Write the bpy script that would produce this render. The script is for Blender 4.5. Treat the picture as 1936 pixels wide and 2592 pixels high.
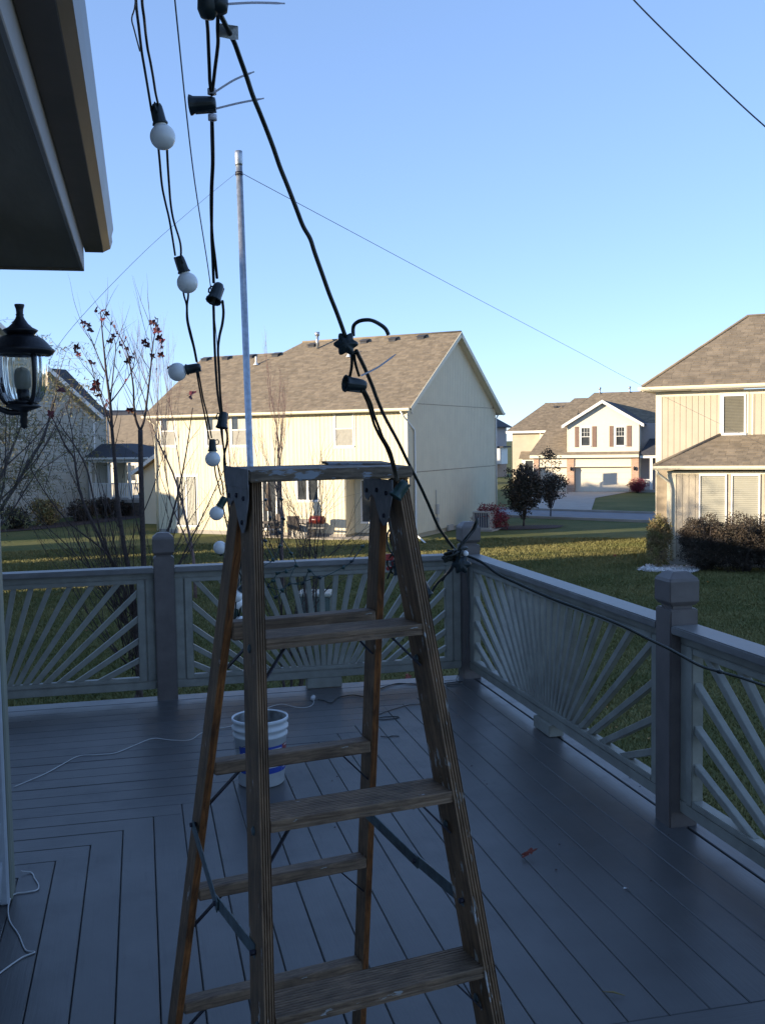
import bpy, bmesh, math, random
import numpy as np
from mathutils import Vector, Matrix, Quaternion
random.seed(7); rng = np.random.default_rng(7)
R = math.radians
for o in list(bpy.data.objects): bpy.data.objects.remove(o)
scene = bpy.context.scene
col = scene.collection
G = -2.5            # lawn level; the deck top is z = 0

# ------------------------------------------------ camera
cd = bpy.data.cameras.new('camera'); cam = bpy.data.objects.new('camera', cd); col.objects.link(cam)
yw, pt, rl = R(13.183), R(3.964), R(0.924)
F = Vector((math.sin(yw)*math.cos(pt), math.cos(yw)*math.cos(pt), -math.sin(pt)))
Rt = Vector((math.cos(yw), -math.sin(yw), 0)); Dn = F.cross(Rt)
Rr = Rt*math.cos(rl) + Dn*math.sin(rl); Dd = -Rt*math.sin(rl) + Dn*math.cos(rl)
mw = Matrix((Rr, -Dd, -F)).transposed().to_4x4(); mw.translation = Vector((0, 0, 1.75))
cam.matrix_world = mw
cd.sensor_fit = 'HORIZONTAL'; cd.sensor_width = 36; cd.lens = 2600/1936*36
cd.clip_start = 0.05; cd.clip_end = 3000
scene.camera = cam
scene.render.resolution_x = 764; scene.render.resolution_y = 1024

# ------------------------------------------------ sky and sun
SUN_EL = R(11.5)
sh = Vector((-0.99, -0.125, 0)).normalized()
sv = Vector((sh.x*math.cos(SUN_EL), sh.y*math.cos(SUN_EL), math.sin(SUN_EL)))
w = bpy.data.worlds.new('World'); scene.world = w; w.use_nodes = True
nt = w.node_tree; nt.nodes.clear()
out = nt.nodes.new('ShaderNodeOutputWorld'); bg = nt.nodes.new('ShaderNodeBackground'); sky = nt.nodes.new('ShaderNodeTexSky')
sky.sky_type = 'NISHITA'; sky.sun_disc = False; sky.sun_elevation = SUN_EL
sky.sun_rotation = math.atan2(sh.x, sh.y) % (2*math.pi)
sky.air_density = 0.65; sky.dust_density = 0.0; sky.ozone_density = 3.2; sky.altitude = 0
bg.inputs['Strength'].default_value = 0.15
gm = nt.nodes.new('ShaderNodeGamma'); gm.inputs[1].default_value = 0.56          # softer falloff from horizon to zenith, as the phone recorded it
tn = nt.nodes.new('ShaderNodeVectorMath'); tn.operation = 'MULTIPLY'; tn.inputs[1].default_value = (0.86, 0.95, 1.17)
nt.links.new(sky.outputs[0], gm.inputs[0]); nt.links.new(gm.outputs[0], tn.inputs[0]); nt.links.new(tn.outputs[0], bg.inputs[0]); nt.links.new(bg.outputs[0], out.inputs[0])
ld = bpy.data.lights.new('sun', 'SUN'); ld.energy = 3.1; ld.angle = R(0.53); ld.color = (1.0, 0.83, 0.60)
sun = bpy.data.objects.new('sun', ld); col.objects.link(sun); sun.rotation_mode = 'QUATERNION'
sun.rotation_quaternion = sv.to_track_quat('Z', 'Y'); sun.location = (-20, 0, 30)
scene.view_settings.view_transform = 'Standard'; scene.view_settings.look = 'None'
scene.view_settings.exposure = 1.75; scene.view_settings.gamma = 1.0; scene.view_settings.use_curve_mapping = False

# ------------------------------------------------ materials
def nn(nt, t, **kw):
    n = nt.nodes.new(t)
    for k, v in kw.items():
        if k in n.inputs: n.inputs[k].default_value = v
        else: setattr(n, k, v)
    return n
def ramp(nt, stops):
    n = nt.nodes.new('ShaderNodeValToRGB'); e = n.color_ramp.elements
    while len(e) < len(stops): e.new(0.5)
    for i, (p, c) in enumerate(stops): e[i].position = p; e[i].color = (*c, 1)
    return n
def mat(name, c, rough=0.6, var=0.12, scale=6.0, bump=0.0, bscale=60.0, spec=0.5, metal=0.0, space='pos', stretch=(1,1,1), island=0.0, c2=None, detail=5, bdist=0.01, thr=(0.35,0.65), objrand=0.0):
    m = bpy.data.materials.new(name); m.use_nodes = True; nt = m.node_tree; b = nt.nodes['Principled BSDF']; L = nt.links.new
    b.inputs['Roughness'].default_value = rough; b.inputs['Metallic'].default_value = metal
    b.inputs['Specular IOR Level'].default_value = spec
    if space == 'pos': src = nn(nt, 'ShaderNodeNewGeometry').outputs['Position']
    else: src = nn(nt, 'ShaderNodeTexCoord').outputs['Object']
    mp = nn(nt, 'ShaderNodeMapping'); mp.inputs['Scale'].default_value = stretch; L(src, mp.inputs['Vector'])
    no = nn(nt, 'ShaderNodeTexNoise', Scale=scale, Detail=detail, Roughness=0.6); L(mp.outputs[0], no.inputs['Vector'])
    cc = Vector(c)
    if c2 is None: lo, hi = cc*(1-var), cc*(1+var)
    else: lo, hi = cc, Vector(c2)
    rp = ramp(nt, [(thr[0], lo), (thr[1], hi)]); L(no.outputs['Fac'], rp.inputs[0]); last = rp.outputs[0]
    if island or objrand:
        if island: rnd = nn(nt, 'ShaderNodeNewGeometry').outputs['Random Per Island']
        else: rnd = nn(nt, 'ShaderNodeObjectInfo').outputs['Random']
        a = island or objrand
        mr = nn(nt, 'ShaderNodeMapRange'); mr.inputs['To Min'].default_value = 1-a; mr.inputs['To Max'].default_value = 1+a; L(rnd, mr.inputs['Value'])
        vm = nn(nt, 'ShaderNodeVectorMath', operation='SCALE'); L(last, vm.inputs[0]); L(mr.outputs[0], vm.inputs['Scale']); last = vm.outputs[0]
    L(last, b.inputs['Base Color'])
    rr = nn(nt, 'ShaderNodeMapRange'); rr.inputs['To Min'].default_value = max(0, rough-0.08); rr.inputs['To Max'].default_value = min(1, rough+0.08); L(no.outputs['Fac'], rr.inputs['Value']); L(rr.outputs[0], b.inputs['Roughness'])
    if bump:
        n2 = nn(nt, 'ShaderNodeTexNoise', Scale=bscale, Detail=4); L(mp.outputs[0], n2.inputs['Vector'])
        bp = nn(nt, 'ShaderNodeBump', Strength=bump, Distance=bdist); L(n2.outputs['Fac'], bp.inputs['Height']); L(bp.outputs[0], b.inputs['Normal'])
    return m
def wood(name, c_lo, c_hi, paint=(0.5,0.5,0.5), pamt=0.62, axis=2, rough=0.72, grain=220, bump=0.35, dark=0.55):
    """weathered fir; grain runs along the object's local Z (axis 2) or X (axis 0); paint specks on top"""
    m = bpy.data.materials.new(name); m.use_nodes = True; nt = m.node_tree; b = nt.nodes['Principled BSDF']; L = nt.links.new
    tc = nn(nt, 'ShaderNodeTexCoord'); mp = nn(nt, 'ShaderNodeMapping')
    st = [1, 1, 1]; st[axis] = 0.025; mp.inputs['Scale'].default_value = st; L(tc.outputs['Object'], mp.inputs['Vector'])
    oi = nn(nt, 'ShaderNodeObjectInfo'); ad = nn(nt, 'ShaderNodeVectorMath', operation='ADD'); L(mp.outputs[0], ad.inputs[0])
    cb = nn(nt, 'ShaderNodeCombineXYZ'); L(oi.outputs['Random'], cb.inputs[0]); L(oi.outputs['Random'], cb.inputs[1]); L(cb.outputs[0], ad.inputs[1])
    mw_ = nn(nt, 'ShaderNodeMapping'); sw = [6, 6, 6]; sw[axis] = 2.2; mw_.inputs['Scale'].default_value = sw; L(tc.outputs['Object'], mw_.inputs['Vector'])
    nw = nn(nt, 'ShaderNodeTexNoise', Scale=2.0, Detail=2); L(mw_.outputs[0], nw.inputs['Vector'])          # the grain wanders round knots
    ws = nn(nt, 'ShaderNodeVectorMath', operation='SCALE'); L(nw.outputs['Color'], ws.inputs[0]); ws.inputs['Scale'].default_value = 0.045
    a2 = nn(nt, 'ShaderNodeVectorMath', operation='ADD'); L(ad.outputs[0], a2.inputs[0]); L(ws.outputs[0], a2.inputs[1])
    n1 = nn(nt, 'ShaderNodeTexNoise', Scale=grain, Detail=5, Roughness=0.6); L(a2.outputs[0], n1.inputs['Vector'])
    n2 = nn(nt, 'ShaderNodeTexNoise', Scale=9, Detail=5, Roughness=0.65); L(tc.outputs['Object'], n2.inputs['Vector'])
    r1 = ramp(nt, [(0.36, c_lo), (0.62, c_hi)]); L(n1.outputs['Fac'], r1.inputs[0])
    r2 = ramp(nt, [(0.32, (dark,)*3), (0.6, (1.05, 1.0, 0.97))]); L(n2.outputs['Fac'], r2.inputs[0])
    mx = nn(nt, 'ShaderNodeMix', data_type='RGBA', blend_type='MULTIPLY'); mx.inputs[0].default_value = 1; L(r1.outputs[0], mx.inputs[6]); L(r2.outputs[0], mx.inputs[7])
    mp3 = nn(nt, 'ShaderNodeMapping'); s3 = [1, 1, 1]; s3[axis] = 0.35; mp3.inputs['Scale'].default_value = s3; L(tc.outputs['Object'], mp3.inputs['Vector'])
    n3 = nn(nt, 'ShaderNodeTexNoise', Scale=55, Detail=6, Roughness=0.62); L(mp3.outputs[0], n3.inputs['Vector'])
    r3 = ramp(nt, [(pamt, (0,0,0)), (pamt+0.035, (1,1,1))]); L(n3.outputs['Fac'], r3.inputs[0])
    m2 = nn(nt, 'ShaderNodeMix', data_type='RGBA'); L(r3.outputs[0], m2.inputs[0]); L(mx.outputs[2], m2.inputs[6]); m2.inputs[7].default_value = (*paint, 1)
    L(m2.outputs[2], b.inputs['Base Color']); b.inputs['Roughness'].default_value = rough
    bp = nn(nt, 'ShaderNodeBump', Strength=bump, Distance=0.002); L(n1.outputs['Fac'], bp.inputs['Height']); L(bp.outputs[0], b.inputs['Normal'])
    return m
def glass(name, tint=(1,1,1), rough=0.0, alpha=0.25):
    m = bpy.data.materials.new(name); m.use_nodes = True; b = m.node_tree.nodes['Principled BSDF']
    b.inputs['Base Color'].default_value = (*tint, 1); b.inputs['Roughness'].default_value = rough; b.inputs['Alpha'].default_value = alpha
    b.inputs['Specular IOR Level'].default_value = 0.9
    return m
M = {}
M['deck'] = mat('deck_paint', (0.074,0.072,0.070), 0.42, var=0.16, scale=2.2, bump=0.10, bscale=35, objrand=0.09, bdist=0.004, stretch=(1,1,1), detail=9)
def deck_mat():
    m = M['deck']; nt = m.node_tree; L = nt.links.new; b = nt.nodes['Principled BSDF']
    tc = nn(nt, 'ShaderNodeTexCoord'); mp = nn(nt, 'ShaderNodeMapping'); mp.inputs['Scale'].default_value = (1, .045, 1); L(tc.outputs['Object'], mp.inputs['Vector'])
    oi = nn(nt, 'ShaderNodeObjectInfo'); ad = nn(nt, 'ShaderNodeVectorMath', operation='ADD'); L(mp.outputs[0], ad.inputs[0]); L(oi.outputs['Random'], ad.inputs[1])
    n1 = nn(nt, 'ShaderNodeTexNoise', Scale=110, Detail=4, Roughness=0.6); L(ad.outputs[0], n1.inputs['Vector'])
    bp = nn(nt, 'ShaderNodeBump', Strength=0.30, Distance=0.0025); L(n1.outputs['Fac'], bp.inputs['Height']); L(bp.outputs[0], b.inputs['Normal'])
    # scuffs and dusty patches: paler, rougher
    g = nn(nt, 'ShaderNodeNewGeometry'); n2 = nn(nt, 'ShaderNodeTexNoise', Scale=3.1, Detail=9, Roughness=0.72); L(g.outputs['Position'], n2.inputs['Vector'])
    r2 = ramp(nt, [(0.50, (0,0,0)), (0.72, (1,1,1))]); L(n2.outputs['Fac'], r2.inputs[0])
    n3 = nn(nt, 'ShaderNodeTexNoise', Scale=48, Detail=6, Roughness=0.7); L(mp.outputs[0], n3.inputs['Vector']); r3 = ramp(nt, [(0.56, (0,0,0)), (0.70, (1,1,1))]); L(n3.outputs['Fac'], r3.inputs[0])
    mu = nn(nt, 'ShaderNodeMath', operation='MULTIPLY'); L(r2.outputs[0], mu.inputs[0]); mu.inputs[1].default_value = 0.45
    m3 = nn(nt, 'ShaderNodeMath', operation='MULTIPLY'); L(r3.outputs[0], m3.inputs[0]); m3.inputs[1].default_value = 0.35
    sm = nn(nt, 'ShaderNodeMath', operation='ADD', use_clamp=True); L(mu.outputs[0], sm.inputs[0]); L(m3.outputs[0], sm.inputs[1])
    old = b.inputs['Base Color'].links[0].from_socket; mx = nn(nt, 'ShaderNodeMix', data_type='RGBA'); L(sm.outputs[0], mx.inputs[0]); L(old, mx.inputs[6]); mx.inputs[7].default_value = (0.085,0.088,0.090,1); L(mx.outputs[2], b.inputs['Base Color'])
    mr = nn(nt, 'ShaderNodeMapRange'); mr.inputs['To Min'].default_value = 0.36; mr.inputs['To Max'].default_value = 0.68; L(sm.outputs[0], mr.inputs['Value']); L(mr.outputs[0], b.inputs['Roughness'])
deck_mat()
M['deck_dark'] = mat('deck_joist', (0.03,0.03,0.03), 0.9)
M['rail'] = mat('rail_paint', (0.275,0.268,0.225), 0.5, var=0.15, scale=8, bump=0.2, bscale=50, bdist=0.004)
M['railcap'] = mat('rail_cap_paint', (0.175,0.168,0.158), 0.42, var=0.16, scale=7, bump=0.16, bscale=60, bdist=0.004)
M['post'] = mat('post_paint', (0.140,0.117,0.105), 0.5, var=0.14, scale=8, bump=0.2, bscale=50, bdist=0.004)
M['wood'] = wood('old_fir', (0.145,0.088,0.046), (0.270,0.172,0.095), pamt=0.655, grain=150)
M['wood_flaky'] = wood('old_fir_paint_flakes', (0.145,0.088,0.046), (0.270,0.172,0.095), paint=(0.42,0.43,0.42), pamt=0.60, grain=150)
M['wood_orange'] = wood('stained_fir', (0.110,0.040,0.010), (0.31,0.12,0.032), pamt=0.72, dark=0.35)
M['wood_step'] = wood('step_fir', (0.115,0.074,0.046), (0.250,0.172,0.108), paint=(0.34,0.35,0.35), pamt=0.675, axis=0, grain=200)
M['wood_cap'] = wood('cap_fir', (0.10,0.075,0.05), (0.22,0.17,0.12), paint=(0.26,0.29,0.33), pamt=0.555, axis=0)
M['bracket'] = mat('painted_iron', (0.165,0.160,0.165), 0.55, var=0.3, scale=30, bump=0.3, bscale=120, bdist=0.002)
M['strap'] = mat('zinc_strap', (0.09,0.125,0.135), 0.5, var=0.35, scale=40, metal=0.5)
M['darkmetal'] = mat('dark_metal', (0.02,0.02,0.035), 0.5, var=0.2, scale=30, metal=0.3)
M['rivet'] = mat('rivet', (0.05,0.05,0.07), 0.45, metal=0.6)
M['cord'] = mat('green_black_cord', (0.010,0.014,0.010), 0.38, var=0.2, scale=40)
M['cord_brown'] = mat('dusty_cord', (0.045,0.038,0.024), 0.5, var=0.3, scale=60)
M['socket'] = mat('socket_plastic', (0.010,0.020,0.024), 0.42, var=0.2, scale=30, bump=0.1, bscale=150, bdist=0.001)
M['socket_green'] = mat('socket_green', (0.010,0.040,0.034), 0.42, var=0.2, scale=30)
M['bulb'] = mat('frosted_bulb', (0.80,0.80,0.78), 0.17, var=0.02, scale=20)
M['ziptie'] = mat('nylon_tie', (0.62,0.62,0.70), 0.4, var=0.05)
M['tag'] = mat('paper_tag', (0.50,0.50,0.47), 0.8, var=0.25, scale=300)
M['twine'] = mat('twine', (0.16,0.13,0.12), 0.9)
M['wire'] = mat('steel_wire', (0.16,0.17,0.18), 0.5, metal=0.3)
M['pipe'] = mat('galvanised', (0.42,0.45,0.48), 0.38, var=0.2, scale=25, metal=0.75, bump=0.05, bscale=90)
M['whitecord'] = mat('white_cord', (0.50,0.50,0.49), 0.5, var=0.05)
M['bucket'] = mat('bucket_plastic', (0.62,0.64,0.64), 0.4, var=0.06, scale=12)
M['bucket_in'] = mat('dried_plaster', (0.36,0.36,0.34), 0.8, c2=(0.12,0.12,0.11), scale=14)
M['label_blue'] = mat('label_blue', (0.03,0.07,0.36), 0.5, var=0.05)
M['label_red'] = mat('label_red', (0.28,0.05,0.05), 0.5, var=0.05)
M['label_white'] = mat('label_white', (0.6,0.6,0.6), 0.5, var=0.03)
M['lantern'] = mat('lantern_bronze', (0.012,0.012,0.016), 0.42, var=0.5, scale=40, metal=0.3, bump=0.5, bscale=150, bdist=0.002)
M['lglass'] = glass('ribbed_glass', (0.97,1.0,0.98), 0.02, 1.0); M['lglass'].node_tree.nodes['Principled BSDF'].inputs['Transmission Weight'].default_value = 1.0; M['lglass'].node_tree.nodes['Principled BSDF'].inputs['IOR'].default_value = 1.3
M['candle'] = mat('candle_sleeve', (0.22,0.22,0.20), 0.5)
M['owall'] = mat('own_siding', (0.36,0.38,0.40), 0.7, var=0.08, scale=8, bump=0.2, bscale=60)
M['otrim'] = mat('own_trim', (0.20,0.21,0.165), 0.6, var=0.08, scale=8)
M['soffit'] = mat('soffit_board', (0.26,0.215,0.165), 0.75, var=0.12, scale=3, bump=0.3, bscale=18, stretch=(3,0.5,1))
M['fascia'] = mat('fascia_paint', (0.34,0.31,0.29), 0.6, var=0.08)
M['gutter'] = mat('gutter_brown', (0.145,0.115,0.098), 0.5, var=0.15, scale=4)
M['gutter_front'] = mat('gutter_front', (0.12,0.105,0.095), 0.35, var=0.25, scale=9, stretch=(1,0.3,1))
M['cream'] = mat('cream_siding', (0.68,0.61,0.44), 0.75, var=0.04, scale=1.5, bump=0.15, bscale=25)
M['cream_groove'] = mat('cream_groove', (0.38,0.33,0.23), 0.8, var=0.05)
M['creamtrim'] = mat('cream_trim', (0.70,0.65,0.50), 0.6, var=0.03)
M['tan'] = mat('tan_siding', (0.44,0.385,0.295), 0.75, var=0.05, scale=1.5, bump=0.15, bscale=25)
M['tan_groove'] = mat('tan_groove', (0.34,0.28,0.20), 0.8)
M['tantrim'] = mat('tan_trim', (0.68,0.62,0.47), 0.6, var=0.03)
M['grey'] = mat('grey_lap_siding', (0.42,0.41,0.35), 0.75, var=0.05)
M['pale'] = mat('pale_siding', (0.70,0.63,0.50), 0.75, var=0.03)
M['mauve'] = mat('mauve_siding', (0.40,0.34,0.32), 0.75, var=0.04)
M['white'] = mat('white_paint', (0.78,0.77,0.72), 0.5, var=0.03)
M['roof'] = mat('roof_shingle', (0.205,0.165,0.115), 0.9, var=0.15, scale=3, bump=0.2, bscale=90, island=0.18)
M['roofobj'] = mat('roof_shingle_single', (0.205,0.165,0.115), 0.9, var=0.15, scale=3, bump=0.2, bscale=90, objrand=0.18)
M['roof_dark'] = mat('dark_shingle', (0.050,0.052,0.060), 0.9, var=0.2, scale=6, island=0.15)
M['pane'] = mat('window_glass', (0.05,0.055,0.06), 0.08, var=0.4, scale=1.3, spec=0.8)
M['screen'] = mat('insect_screen', (0.30,0.29,0.25), 0.7)
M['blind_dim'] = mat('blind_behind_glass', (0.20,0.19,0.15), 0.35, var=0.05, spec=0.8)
M['blind'] = mat('blind', (0.44,0.43,0.36), 0.6, var=0.03)
M['shutter'] = mat('brown_shutter', (0.19,0.12,0.09), 0.7)
M['concrete'] = mat('concrete', (0.34,0.31,0.27), 0.85, var=0.1, scale=1.2, bump=0.1)
M['asphalt'] = mat('street_concrete', (0.20,0.20,0.21), 0.85, var=0.12, scale=2, bump=0.1)
M['mulch'] = mat('mulch', (0.055,0.032,0.025), 0.95, var=0.5, scale=30, bump=0.6, bscale=60, bdist=0.03)
M['gravel'] = mat('white_rock', (0.50,0.47,0.44), 0.9, var=0.3, scale=20, island=0.4)
M['bark'] = mat('bark', (0.060,0.042,0.036), 0.9, var=0.4, scale=25, bump=0.4, bscale=80)
M['bark_grey'] = mat('bark_grey', (0.085,0.070,0.066), 0.9, var=0.35, scale=18, bump=0.4, bscale=70)
M['bark_pink'] = mat('bark_birch', (0.20,0.13,0.115), 0.85, var=0.25, scale=14)
M['leaf_red'] = mat('red_leaf', (0.085,0.010,0.013), 0.6, var=0.4, scale=30, objrand=0.5)
M['leaf_redbush'] = mat('burning_bush_leaf', (0.20,0.018,0.030), 0.7, island=0.5, scale=3)
M['leaf_dark'] = mat('dark_leaf', (0.026,0.030,0.018), 0.7, island=0.5, scale=2, c2=(0.055,0.040,0.028))
M['leaf_brown'] = mat('brown_leaf', (0.032,0.026,0.017), 0.8, island=0.5, scale=2, c2=(0.062,0.043,0.027))
M['leaf_gold'] = mat('gold_leaf', (0.26,0.17,0.085), 0.8, island=0.4, scale=4, c2=(0.22,0.20,0.06))
M['leaf_willow'] = mat('willow_leaf', (0.17,0.155,0.060), 0.7, island=0.4, scale=1)
M['leaf_orange'] = mat('orange_leaf', (0.30,0.14,0.03), 0.7, island=0.4, scale=1)
M['acmetal'] = mat('ac_housing', (0.42,0.40,0.36), 0.5, var=0.05)
M['acgrille'] = mat('ac_grille', (0.05,0.06,0.09), 0.5)
M['red_enamel'] = mat('red_enamel', (0.13,0.018,0.014), 0.3, var=0.1)
M['redclamp'] = mat('red_clamp', (0.40,0.02,0.02), 0.4)
M['brown_fabric'] = mat('brown_canvas', (0.11,0.085,0.065), 0.9, var=0.3, scale=10)
M['wicker'] = mat('wicker', (0.12,0.10,0.085), 0.8, var=0.4, scale=40)
M['utility'] = mat('utility_green', (0.10,0.13,0.11), 0.6, var=0.1)
M['utility_top'] = mat('utility_top', (0.40,0.39,0.33), 0.6, var=0.1)
def brick_mat():
    m = bpy.data.materials.new('far_brick'); m.use_nodes = True; nt = m.node_tree; b = nt.nodes['Principled BSDF']; L = nt.links.new
    tc = nn(nt, 'ShaderNodeTexCoord'); sp = nn(nt, 'ShaderNodeSeparateXYZ'); cb = nn(nt, 'ShaderNodeCombineXYZ'); ad = nn(nt, 'ShaderNodeMath', operation='ADD')
    L(tc.outputs['Object'], sp.inputs[0]); L(sp.outputs[0], ad.inputs[0]); L(sp.outputs[1], ad.inputs[1]); L(ad.outputs[0], cb.inputs[0]); L(sp.outputs[2], cb.inputs[1])
    br = nn(nt, 'ShaderNodeTexBrick', Scale=1.0); br.inputs['Color1'].default_value = (0.36,0.17,0.10,1); br.inputs['Color2'].default_value = (0.46,0.27,0.18,1); br.inputs['Mortar'].default_value = (0.55,0.48,0.38,1)
    br.inputs['Brick Width'].default_value = 0.21; br.inputs['Row Height'].default_value = 0.075; br.inputs['Mortar Size'].default_value = 0.010
    L(cb.outputs[0], br.inputs['Vector']); L(br.outputs['Color'], b.inputs['Base Color']); b.inputs['Roughness'].default_value = 0.9
    bp = nn(nt, 'ShaderNodeBump', Strength=0.5, Distance=0.01); L(br.outputs['Fac'], bp.inputs['Height']); bp.invert = True; L(bp.outputs[0], b.inputs['Normal'])
    return m
M['brick'] = brick_mat()
def lawn_mat():
    m = bpy.data.materials.new('lawn_soil'); m.use_nodes = True; nt = m.node_tree; b = nt.nodes['Principled BSDF']; L = nt.links.new
    g = nn(nt, 'ShaderNodeNewGeometry')
    n1 = nn(nt, 'ShaderNodeTexNoise', Scale=0.35, Detail=6, Roughness=0.6); n2 = nn(nt, 'ShaderNodeTexNoise', Scale=9, Detail=8, Roughness=0.75)
    L(g.outputs['Position'], n1.inputs['Vector']); L(g.outputs['Position'], n2.inputs['Vector'])
    r1 = ramp(nt, [(0.35, (0.075,0.095,0.028)), (0.65, (0.135,0.135,0.048))]); L(n1.outputs['Fac'], r1.inputs[0])
    r2 = ramp(nt, [(0.30, (0.78,0.78,0.78)), (0.70, (1.22,1.20,1.16))]); L(n2.outputs['Fac'], r2.inputs[0])
    mx = nn(nt, 'ShaderNodeMix', data_type='RGBA', blend_type='MULTIPLY'); mx.inputs[0].default_value = 1; L(r1.outputs[0], mx.inputs[6]); L(r2.outputs[0], mx.inputs[7])
    L(mx.outputs[2], b.inputs['Base Color']); b.inputs['Roughness'].default_value = 0.9; b.inputs['Specular IOR Level'].default_value = 0.2
    bp = nn(nt, 'ShaderNodeBump', Strength=0.8, Distance=0.05); L(n2.outputs['Fac'], bp.inputs['Height']); L(bp.outputs[0], b.inputs['Normal'])
    return m
M['lawn'] = lawn_mat()
M['grass'] = mat('grass_blade', (0.112,0.120,0.036), 0.7, scale=0.5, c2=(0.205,0.182,0.066), island=0.15, thr=(0.35,0.65), spec=0.3)

# ------------------------------------------------ helpers
def tag(o, label=None, cat=None, group=None, kind=None):
    if label: o['label'] = label
    if cat: o['category'] = cat
    if group: o['group'] = group
    if kind: o['kind'] = kind
    return o
def empty(name, loc=(0,0,0), rz=0.0, label=None, cat=None, group=None):
    o = bpy.data.objects.new(name, None); col.objects.link(o); o.location = loc; o.rotation_euler = (0,0,rz); o.empty_display_size = 0.1
    return tag(o, label, cat, group)
class MB:
    def __init__(s): s.v = []; s.f = []; s.sm = []
    def add(s, vs, fs, smooth=False):
        b = len(s.v); s.v += [tuple(v) for v in vs]; s.f += [tuple(i+b for i in f) for f in fs]; s.sm += [smooth]*len(fs); return s
    def box(s, x0, x1, y0, y1, z0, z1):
        return s.add([(x0,y0,z0),(x1,y0,z0),(x1,y1,z0),(x0,y1,z0),(x0,y0,z1),(x1,y0,z1),(x1,y1,z1),(x0,y1,z1)],
                     [(0,3,2,1),(4,5,6,7),(0,1,5,4),(1,2,6,5),(2,3,7,6),(3,0,4,7)])
    def hexa(s, p):   # 8 corners, bottom 4 then top 4
        return s.add(p, [(0,3,2,1),(4,5,6,7),(0,1,5,4),(1,2,6,5),(2,3,7,6),(3,0,4,7)])
    def prism(s, poly, d):   # poly: 3D ring, d: offset vector
        n = len(poly); d = Vector(d); P = [Vector(p) for p in poly]
        return s.add([*P, *[p+d for p in P]], [tuple(range(n-1,-1,-1)), tuple(range(n, 2*n))] + [(i, (i+1)%n, n+(i+1)%n, n+i) for i in range(n)])
    def tube(s, pts, rad, n=6, cap=True):
        P = [Vector(p) for p in pts]; m = len(P)
        if not hasattr(rad, '__len__'): rad = [rad]*m
        vs = []; up = None
        for i in range(m):
            t = (P[min(i+1, m-1)] - P[max(i-1, 0)])
            if t.length < 1e-9: t = Vector((0,0,1))
            t.normalize()
            if up is None: up = t.orthogonal().normalized()
            up = (up - t*up.dot(t));
            if up.length < 1e-6: up = t.orthogonal()
            up.normalize(); sd = t.cross(up)
            for k in range(n):
                a = 2*math.pi*k/n; vs.append(P[i] + (up*math.cos(a) + sd*math.sin(a))*rad[i])
        fs = [(i*n+k, i*n+(k+1)%n, (i+1)*n+(k+1)%n, (i+1)*n+k) for i in range(m-1) for k in range(n)]
        if cap: fs += [tuple(range(n-1,-1,-1)), tuple((m-1)*n+k for k in range(n))]
        return s.add(vs, fs, True)
    def lathe(s, prof, n=24, c=(0,0,0), ribs=0, ramp_=0.0):
        vs = []; c = Vector(c)
        for r, z in prof:
            for k in range(n):
                a = 2*math.pi*k/n; rr = r*(1 + (ramp_*math.cos(ribs*a) if ribs else 0)); vs.append((c.x+rr*math.cos(a), c.y+rr*math.sin(a), c.z+z))
        fs = [(i*n+k, i*n+(k+1)%n, (i+1)*n+(k+1)%n, (i+1)*n+k) for i in range(len(prof)-1) for k in range(n)]
        return s.add(vs, fs, True)
    def xf(s, mtx, a=0):
        s.v = s.v[:a] + [tuple(mtx @ Vector(v)) for v in s.v[a:]]; return s
    def mesh(s, name, bevel=0.0, seg=1):
        me = bpy.data.meshes.new(name); me.from_pydata(s.v, [], s.f)
        me.polygons.foreach_set('use_smooth', s.sm)
        if bevel:
            bm = bmesh.new(); bm.from_mesh(me); es = [e for e in bm.edges if len(e.link_faces) == 2 and e.calc_face_angle(0) > 0.5]
            bmesh.ops.bevel(bm, geom=es, offset=bevel, segments=seg, affect='EDGES', clamp_overlap=True); bm.to_mesh(me); bm.free()
        me.update(); return me
    def build(s, name, m, parent=None, bevel=0.0, seg=1, mtx=None, **kw):
        me = s.mesh(name, bevel, seg); me.materials.append(M[m] if isinstance(m, str) else m)
        return link(name, me, parent, mtx, **kw)
def link(name, me, parent=None, mtx=None, label=None, cat=None, group=None, kind=None, m=None):
    o = bpy.data.objects.new(name, me); col.objects.link(o)
    if parent is not None: o.parent = parent
    if mtx is not None: o.matrix_basis = mtx
    return tag(o, label, cat, group, kind)
def fast(name, V, Fq, m, parent=None, **kw):      # numpy arrays -> mesh, faces all of one size
    me = bpy.data.meshes.new(name); n = Fq.shape[1]
    me.vertices.add(len(V)); me.vertices.foreach_set('co', V.astype(np.float32).ravel())
    me.loops.add(Fq.size); me.loops.foreach_set('vertex_index', Fq.astype(np.int32).ravel())
    me.polygons.add(len(Fq)); me.polygons.foreach_set('loop_start', np.arange(0, Fq.size, n, dtype=np.int32)); me.polygons.foreach_set('loop_total', np.full(len(Fq), n, dtype=np.int32))
    me.polygons.foreach_set('use_smooth', np.zeros(len(Fq), dtype=bool)); me.update(calc_edges=True); me.validate(); me.materials.append(M[m])
    return link(name, me, parent, **kw)
def unitbox(m, name='piece', bevel=0):
    me = MB().box(-.5,.5,-.5,.5,-.5,.5).mesh(name); me.materials.append(M[m]); return me
def boxmtx(x0, x1, y0, y1, z0, z1):
    return Matrix.Translation(((x0+x1)/2, (y0+y1)/2, (z0+z1)/2)) @ Matrix.Diagonal((x1-x0, y1-y0, z1-z0, 1))
def frame(o, x, y, z):      # matrix from origin and three axes
    m = Matrix((Vector(x), Vector(y), Vector(z))).transposed().to_4x4(); m.translation = Vector(o); return m
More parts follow.
